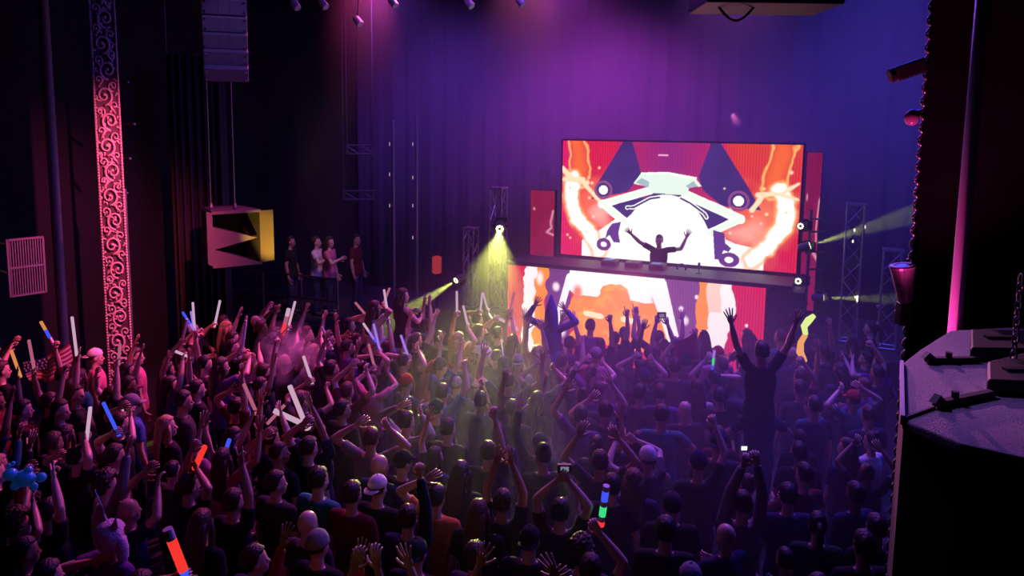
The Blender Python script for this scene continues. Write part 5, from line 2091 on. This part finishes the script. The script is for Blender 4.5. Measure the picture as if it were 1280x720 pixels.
# checkered foam totem
h, who = near_hand(619, 524)
tip = PY(600, 474, h.y)
d = (tip - h).normalized()
mats2 = [mat('totem_light', (.85, .62, .45), .6), mat('totem_dark', (.25, .09, .07), .6)]
t = thing('foam_totem', h, 'checkered light and dark foam stick held up diagonally in the middle of the crowd', 'totem')
mb = MB()
n = 8
L = (tip - h).length + .05
x, y, _ = frame(d)
for k in range(n):
    for s in (-1, 1):
        for w_ in (-1, 1):
            mb.box(h - d * .05 + d * (L * (k + .5) / n) + x * s * .014 + y * w_ * .014, (.028, .028, L / n), (x, y, d), (k + (s > 0) + (w_ > 0)) % 2)
mb.build('foam_body', mats2, t)
MB().cyl(h - d * .16, h - d * .05, .014, n=10).build('handle', M_DECK, t)
land('checkered totem', h)

# flag with stars and stripes, stretched between two hands
fa, fb = PY(30, 452, 10.0), PY(88, 428, 10.0)
fd_, fe = PY(38, 476, 9.95), PY(88, 466, 9.95)
M_NAVY, M_RED, M_WHITE = mat('flag_navy', (.015, .025, .12), .8), mat('flag_red', (.45, .02, .04), .8), mat('flag_white', (.75, .72, .72), .8)
fl = thing('flag', (fa + fb) / 2, 'large starry and striped flag stretched over the crowd near the carved column', 'flag')


def flag_pt(u, v, off=0.0):
    top = fa.lerp(fb, u)
    bot = fd_.lerp(fe, u)
    p = top.lerp(bot, v)
    return p + V((0, -.05 * math.sin(u * 9 + v * 3) - off, -.05 * math.sin(math.pi * u) + .015 * math.sin(u * 12)))


def cloth_patch(u0, u1, v0, v1, nu, nv, fn, off=0.0):
    m = MB()
    for s in (0, 1):
        vs = [fn(u0 + (u1 - u0) * i / nu, v0 + (v1 - v0) * j / nv, off) + V((0, .006 * s, 0)) for j in range(nv + 1) for i in range(nu + 1)]
        fs = [(j * (nu + 1) + i, j * (nu + 1) + i + 1, (j + 1) * (nu + 1) + i + 1, (j + 1) * (nu + 1) + i) for j in range(nv) for i in range(nu)]
        m.add(vs, fs)
    return m


mb = MB()
mi = []
for k in range(13):
    cp = cloth_patch(0, 1, k / 13, (k + 1) / 13, 26, 1, flag_pt)
    mb.add(cp.v, cp.f, k % 2)
mb.build('stripes', [M_RED, M_WHITE], fl, fix=False)
cp = cloth_patch(-.002, .46, -.004, .54, 12, 6, flag_pt, .010)
cp.build('canton', M_NAVY, fl, fix=False)
mb = MB()
for i in range(6):
    for j in range(4):
        c = flag_pt(.04 + .075 * i + (.02 if j % 2 else 0), .07 + .125 * j, .022)
        star = []
        for k in range(10):
            r = .016 if k % 2 == 0 else .007
            an = math.pi / 2 + k * math.pi / 5
            star.append(c + V((r * math.cos(an), 0, r * math.sin(an))))
        mb.prism(star, (0, .004, 0))
mb.build('stars', M_WHITE, fl)
land('starry flag', fl.location)

# lettering on the white shirt
pm = printed['o'].matrix_world
M_PRINT = mat('print_ink', (.10, .02, .05), .8)
mb = MB()


def stroke(x0, z0, x1, z1, w=.012):
    a, b = pm @ V((x0, 0, z0)), pm @ V((x1, 0, z1))
    back = pm.to_3x3() @ V((0, -1, 0))
    off = lambda z: .128 if z < 1.30 else .118
    mb.bar(a + back * off(z0), b + back * off(z1), w, .012)


# upper line: blurred block letters, lower line: M A
for k, x in enumerate((-.115, -.075, -.03, .015, .06, .10)):
    stroke(x, 1.335, x, 1.285)
    stroke(x, 1.335, x + .028, 1.335)
    if k % 2:
        stroke(x, 1.285, x + .028, 1.285)
    else:
        stroke(x + .028, 1.335, x + .028, 1.285)
for a in ((-.03, 1.16, -.03, 1.25), (-.03, 1.25, .0, 1.19), (.0, 1.19, .03, 1.25), (.03, 1.25, .03, 1.16), (.055, 1.16, .08, 1.25), (.08, 1.25, .105, 1.16), (.066, 1.195, .094, 1.195)):
    stroke(*a)
pr_o = mb.build('print', M_PRINT)
pr_o.parent = [c for c in printed['o'].children if c.name.startswith('shirt')][0]
pr_o.matrix_parent_inverse = pm.inverted()

# pointed hood of the blue rider
sm = shark['o'].matrix_world
mb = MB()
for k in range(1):
    mb.loft([[V((rx * math.cos(2 * math.pi * i / 16), cy_ + ry * math.sin(2 * math.pi * i / 16), z)) for i in range(16)] for z, rx, ry, cy_ in
             ((1.44, .13, .10, -.02), (1.50, .115, .10, -.02), (1.60, .105, .108, -.018), (1.70, .100, .105, -.02), (1.78, .075, .085, -.025), (1.88, .040, .05, -.03), (1.97, .012, .015, -.035))])
ho = mb.build('hood', CLOTH['blue'], smooth=True)
ho.parent = shark['o']
land('pointed blue hood', shark['pos'])

# furry pink hood with antennae on the person low by the balcony
hm = hood['o'].matrix_world
M_FUR = mat('fur_pale', (.80, .62, .76), .9, noise=(.6, .42, .62), nscale=70, bump=.9, sheen=.5)
mb = MB()
mb.ell((0, -.01, 1.64), (.115, .125, .13), nu=26, nv=18, fn=lambda d: (1 + .05 * math.sin(d[0] * 31) * math.sin(d[2] * 27 + d[1] * 19)) * (1 if d[1] < .45 or d[2] > .35 else .74))
for s in (-1, 1):
    mb.loft([[V((s * (.062 + .03 * t) + (.036 * (1 - t) + .004) * math.cos(2 * math.pi * i / 10), -.01 + .02 * (1 - t) * math.sin(2 * math.pi * i / 10) * 1.2, 1.73 + .10 * t)) for i in range(10)] for t in (0, .4, .8, 1)])
    mb.loft([[V((s * .105 + .04 * w_ * math.cos(2 * math.pi * i / 12), .02 + .05 * w_ * math.sin(2 * math.pi * i / 12), z)) for i in range(12)] for z, w_ in ((1.64, .7), (1.56, 1.0), (1.48, .9), (1.40, .3))])
fo = mb.build('furry_hood', M_FUR, smooth=True)
fo.parent = hood['o']
for s in (-1, 1):
    mb = MB()
    mb.tube([(s * .05, 0, 1.74), (s * .10, -.01, 1.86), (s * .17, -.02, 1.97)], [.006, .005, .004], 6)
    mb.ell((s * .172, -.02, 1.975), .010, nu=8, nv=6)
    ao = mb.build('antenna', M_STEEL)
    ao.parent = hood['o']
hood['label'] = 'person in a pale furry hood with ears and two thin antennae, low in the crowd'
land('furry hood', hood['pos'])

# glowing blue balloon toy held on a stick
h, who = near_hand(42, 632)
M_BAL = mat('balloon_blue', (.05, .38, .80), .12, emit=(.01, .16, .7), estr=.06, spec=.7)
c = PY(27, 598, h.y)
sc_ = h.y / FPX                  # metres per pixel there
bt = thing('balloon_toy', c, 'lit blue knobbly balloon toy held up at the edge of the crowd', 'balloon')
mb = MB()
mb.ell(c + V((3 * sc_, 0, 0)), (15 * sc_, 11 * sc_, 11 * sc_), nu=18, nv=12)
mb.build('body', M_BAL, bt, smooth=True)
mb = MB()
mb.ell(c + V((-12 * sc_, -.02, 7 * sc_)), (9 * sc_, 9 * sc_, 8 * sc_), nu=16, nv=10)
mb.build('head', M_BAL, bt, smooth=True)
for dx, dz, r in ((-10, -11, 6), (14, -12, 5.5), (-17, 17, 3), (-11, 20, 3), (25, 1, 6.5), (9, 11, 5)):
    mb = MB()
    mb.ell(c + V((dx * sc_, .01, dz * sc_)), r * sc_, nu=12, nv=9)
    mb.build('knob', M_BAL, bt, smooth=True)
MB().cyl(h - ZUP * .12, c + V((14 * sc_, 0, -10 * sc_)), .007, n=8).build('stick', M_STEEL, bt)
land('blue balloon toy', h)

# red cloth held over a head
a, b = near_hand(840, 430)[0], near_hand(870, 416)[0]
c2_, d2_ = PY(872, 446, b.y - .05), PY(838, 458, a.y - .05)


def red_pt(u, v, off=0):
    p = a.lerp(b, u).lerp(d2_.lerp(c2_, u), v)
    return p + V((0, -.05 * math.sin(u * 7 + 1) * v - .03, -.05 * math.sin(math.pi * u) * (1 - v)))


rcl = cloth_patch(0, 1, 0, 1, 14, 10, red_pt).build('red_cloth', mat('cloth_banner', (.35, .015, .05), .85, noise=(.28, .01, .04), nscale=8), smooth=True, fix=False)
tag(rcl, 'dark red cloth stretched between two raised hands before the booth screen', 'cloth')
land('red cloth', a)

# wavy glowing wand near the tall rider
wp = [PY(x, y, 9.9) for x, y in ((1006, 452), (1000, 440), (1001, 428), (1007, 418), (1005, 408), (1011, 400), (1018, 394))]
wa = thing('glow_wand', wp[0], 'wavy wand glowing yellow and orange on the pier side of the shoulder rider', 'wand')
half = wp[:4]
MB().tube(half, [.035, .05, .04, .035], 10).build('lower_tube', emis('wand_orange', (1.0, .42, .10), .95), wa, smooth=True)
MB().tube(wp[3:], [.035, .045, .05, .03], 10).build('upper_tube', emis('wand_yellow', (.85, 1.0, .30), .95), wa, smooth=True)
custom(1000, 486, S_('charcoal', 'short', 'black'), R=(1006, 456, G), label='person in charcoal holding up the wavy glowing wand')
land('wavy glowing wand', wp[0])

# phone and cameras
def phone(c, w, h, d, label, name='phone', cat='phone', lit=True):
    t = thing(name, c, label, cat)
    x, y, z = V((1, 0, 0)), V((0, 1, 0)), ZUP
    MB().box(c, (w, d, h), (x, y, z)).build('body', M_DECK, t, bevel=.004)
    if lit:
        MB().box(c + V((0, -d / 2 - .001, 0)), (w * .92, .002, h * .9), (x, y, z)).build('display', emis('phone_display', (.85, .9, 1.0), 1.3), t)
    else:
        MB().lathe(c + V((0, d / 2, 0)), (0, 1, 0), [(0, .03), (.035, .03), (.04, .022)], 14).build('lens', M_BLACK, t)
        MB().box(c + V((0, -d / 2 - .001, 0)), (w * .6, .002, h * .6), (x, y, z)).build('display', emis('camera_display', (.5, .5, .7), .35), t)
    return t


phone(PY(930, 560, near_hand(930, 578)[0].y - .02), .055, .04, .010, 'small bright lit phone held up in the dark crowd near the pier')
land('bright phone', near_hand(930, 578)[0])
phone((near_hand(697, 600)[0] + near_hand(712, 602)[0]) / 2 + ZUP * .04, .12, .075, .04, 'compact camera held up in two hands mid crowd', 'camera', 'camera', False)
land('compact camera', near_hand(697, 600)[0])
phone((near_hand(822, 384)[0] + near_hand(831, 386)[0]) / 2 + ZUP * .05, .13, .09, .05, 'camera raised against the orange part of the booth screen', 'camera', 'camera', False)
land('tall shoulder rider', rider['pos'])
land('printed white shirt', printed['pos'])
land('peaked hands', PEOPLE[0]['pos'])
LAND.pop()
land('guest riser rail', ST(-5.0, 3.9, 0))

# smoke puff over the crowd
def puff(name, c, r, dens, label):
    m = bpy.data.materials.new(name + '_volume')
    m.use_nodes = True
    nt = m.node_tree
    nt.nodes.clear()
    tc = nt.nodes.new('ShaderNodeTexCoord')
    ln_ = nt.nodes.new('ShaderNodeVectorMath')
    ln_.operation = 'LENGTH'
    nt.links.new(tc.outputs['Object'], ln_.inputs[0])
    fall = nt.nodes.new('ShaderNodeMapRange')
    fall.inputs['From Min'].default_value = 1.0
    fall.inputs['From Max'].default_value = .2
    nt.links.new(ln_.outputs['Value'], fall.inputs['Value'])
    nz = nt.nodes.new('ShaderNodeTexNoise')
    nz.inputs['Scale'].default_value = 2.2
    nz.inputs['Detail'].default_value = 4
    nt.links.new(tc.outputs['Object'], nz.inputs['Vector'])
    mr = nt.nodes.new('ShaderNodeMapRange')
    mr.inputs['From Min'].default_value = .42
    mr.inputs['From Max'].default_value = .72
    nt.links.new(nz.outputs['Fac'], mr.inputs['Value'])
    mu = nt.nodes.new('ShaderNodeMath')
    mu.operation = 'MULTIPLY'
    nt.links.new(fall.outputs[0], mu.inputs[0])
    nt.links.new(mr.outputs[0], mu.inputs[1])
    mu2 = nt.nodes.new('ShaderNodeMath')
    mu2.operation = 'MULTIPLY'
    mu2.inputs[1].default_value = dens
    nt.links.new(mu.outputs[0], mu2.inputs[0])
    s = nt.nodes.new('ShaderNodeVolumeScatter')
    nt.links.new(mu2.outputs[0], s.inputs['Density'])
    o_ = nt.nodes.new('ShaderNodeOutputMaterial')
    nt.links.new(s.outputs[0], o_.inputs['Volume'])
    o = MB().ell((0, 0, 0), 1.0, nu=16, nv=10).build(name, m)
    o.location = c
    o.scale = r
    return tag(o, label, 'smoke', kind='stuff')


puff('smoke_puff', PY(362, 442, 10.2), (.52, .4, .50), 5.0, 'grey puff of smoke drifting under the thick red glow stick')
land('smoke puff', PY(362, 442, 10.2))


# ================================================================ labels for the people and loose sticks
def hair_words(s):
    h, c = s['hair'], s['haircol']
    cw = {'black': 'black', 'brown': 'brown', 'blond': 'blond', 'auburn': 'auburn', 'grey': 'grey'}[c]
    hc = s.get('hatcol', 'black')
    return {'short': f'short-{cw}-haired', 'crop': f'cropped-{cw}-haired', 'long': f'long-{cw}-haired', 'ponytail': f'{cw}-ponytailed', 'bun': f'{cw}-bunned', 'curly': f'curly-{cw}-haired',
            'cap': f'{hc}-capped', 'cap_back': f'backward-{hc}-capped', 'beanie': f'{hc}-beanied', 'bald': 'bald'}[h]


def shirt_words(p):
    c = p['spec']['shirt']
    return f"{c} {'long-sleeved top' if p['sleeves'] == 'long' else 'tank top' if p['sleeves'] == 'tank' else 'T-shirt'}"


def rel_words(pos, i):
    ds = sorted(((pos - l[1]).length, l[0], pos - l[1]) for l in LAND)
    d, ph, v = ds[i]
    a, b = v.dot(U), v.dot(N)
    if abs(a) > abs(b):
        w = 'pier-side' if a > 0 else 'column-side'
        n = abs(a)
    else:
        w = 'balcony-side' if b > 0 else 'stage-side'
        n = abs(b)
    k = ('just', 'one step', 'two steps', 'three steps', 'four steps', 'five steps', 'six steps', 'seven steps', 'eight steps')[min(8, int(round(n / .6)))]
    return f'{k} {w} of {ph}'


used = set(p['label'] for p in PEOPLE if p['label'])
for p in PEOPLE:
    if not p['label']:
        for i in range(len(LAND)):
            lb = f"{hair_words(p['spec'])} person, {shirt_words(p)}, {p['pose']}, {rel_words(p['pos'], i)}"
            if lb not in used:
                break
        p['label'] = lb
        used.add(lb)
    tag(p['o'], p['label'], 'person', 'crowd on the dance floor' if p['pos'].z < .3 else 'people raised above the dance floor')
    st = p.get('stick')
    if st:
        c = {'dull': 'unlit'}.get(st[1], st[1])
        lb = f"{c} stick held by {hair_words(p['spec'])} person {rel_words(p['pos'], 0)}"
        st[0]['label'] = lb


# ================================================================ haze in the hall
def haze_mat(name, density, aniso, color=(1, 1, 1)):
    m = bpy.data.materials.new(name)
    m.use_nodes = True
    nt = m.node_tree
    nt.nodes.clear()
    s = nt.nodes.new('ShaderNodeVolumeScatter')
    s.inputs['Color'].default_value = (*color, 1)
    s.inputs['Density'].default_value = density
    s.inputs['Anisotropy'].default_value = aniso
    o = nt.nodes.new('ShaderNodeOutputMaterial')
    nt.links.new(s.outputs[0], o.inputs['Volume'])
    return m


def haze_box(a0, a1, b0, b1, z0, z1, density, label):
    m = MB()
    m.prism([RM(a0, b0, z0), RM(a1, b0, z0), RM(a1, b1, z0), RM(a0, b1, z0)], (0, 0, z1 - z0))
    h = m.build('haze', haze_mat('stage_haze', density, 0.2))
    return tag(h, label, 'haze', kind='stuff')


haze_box(-4.6, ROOM_A1 - .05, BACK_B + .35, 4.2, .02, 8.55, .026, 'stage haze round the booth and towers, catching the beams')


def haze_cloud(c, r, density, label):
    """a soft-edged cloud of haze: densest in the middle, thinning to nothing at its skin"""
    m = bpy.data.materials.new('cloud_haze')
    m.use_nodes = True
    nt = m.node_tree
    nt.nodes.clear()
    tc = nt.nodes.new('ShaderNodeTexCoord')
    ln_ = nt.nodes.new('ShaderNodeVectorMath')
    ln_.operation = 'LENGTH'
    nt.links.new(tc.outputs['Object'], ln_.inputs[0])
    mr = nt.nodes.new('ShaderNodeMapRange')
    mr.interpolation_type = 'SMOOTHSTEP'
    mr.inputs['From Min'].default_value = 1.0
    mr.inputs['From Max'].default_value = .25
    mr.inputs['To Max'].default_value = density
    nt.links.new(ln_.outputs['Value'], mr.inputs['Value'])
    s = nt.nodes.new('ShaderNodeVolumeScatter')
    s.inputs['Anisotropy'].default_value = .2
    nt.links.new(mr.outputs[0], s.inputs['Density'])
    o_ = nt.nodes.new('ShaderNodeOutputMaterial')
    nt.links.new(s.outputs[0], o_.inputs['Volume'])
    h = MB().ell((0, 0, 0), 1.0, nu=24, nv=14).build('haze', m)
    h.location = c
    h.scale = r
    return tag(h, label, 'haze', kind='stuff')


haze_cloud((1.6, 9.0, 1.4), (4.4, 4.4, 2.8), .085, 'soft cloud of haze hanging over the middle of the crowd')
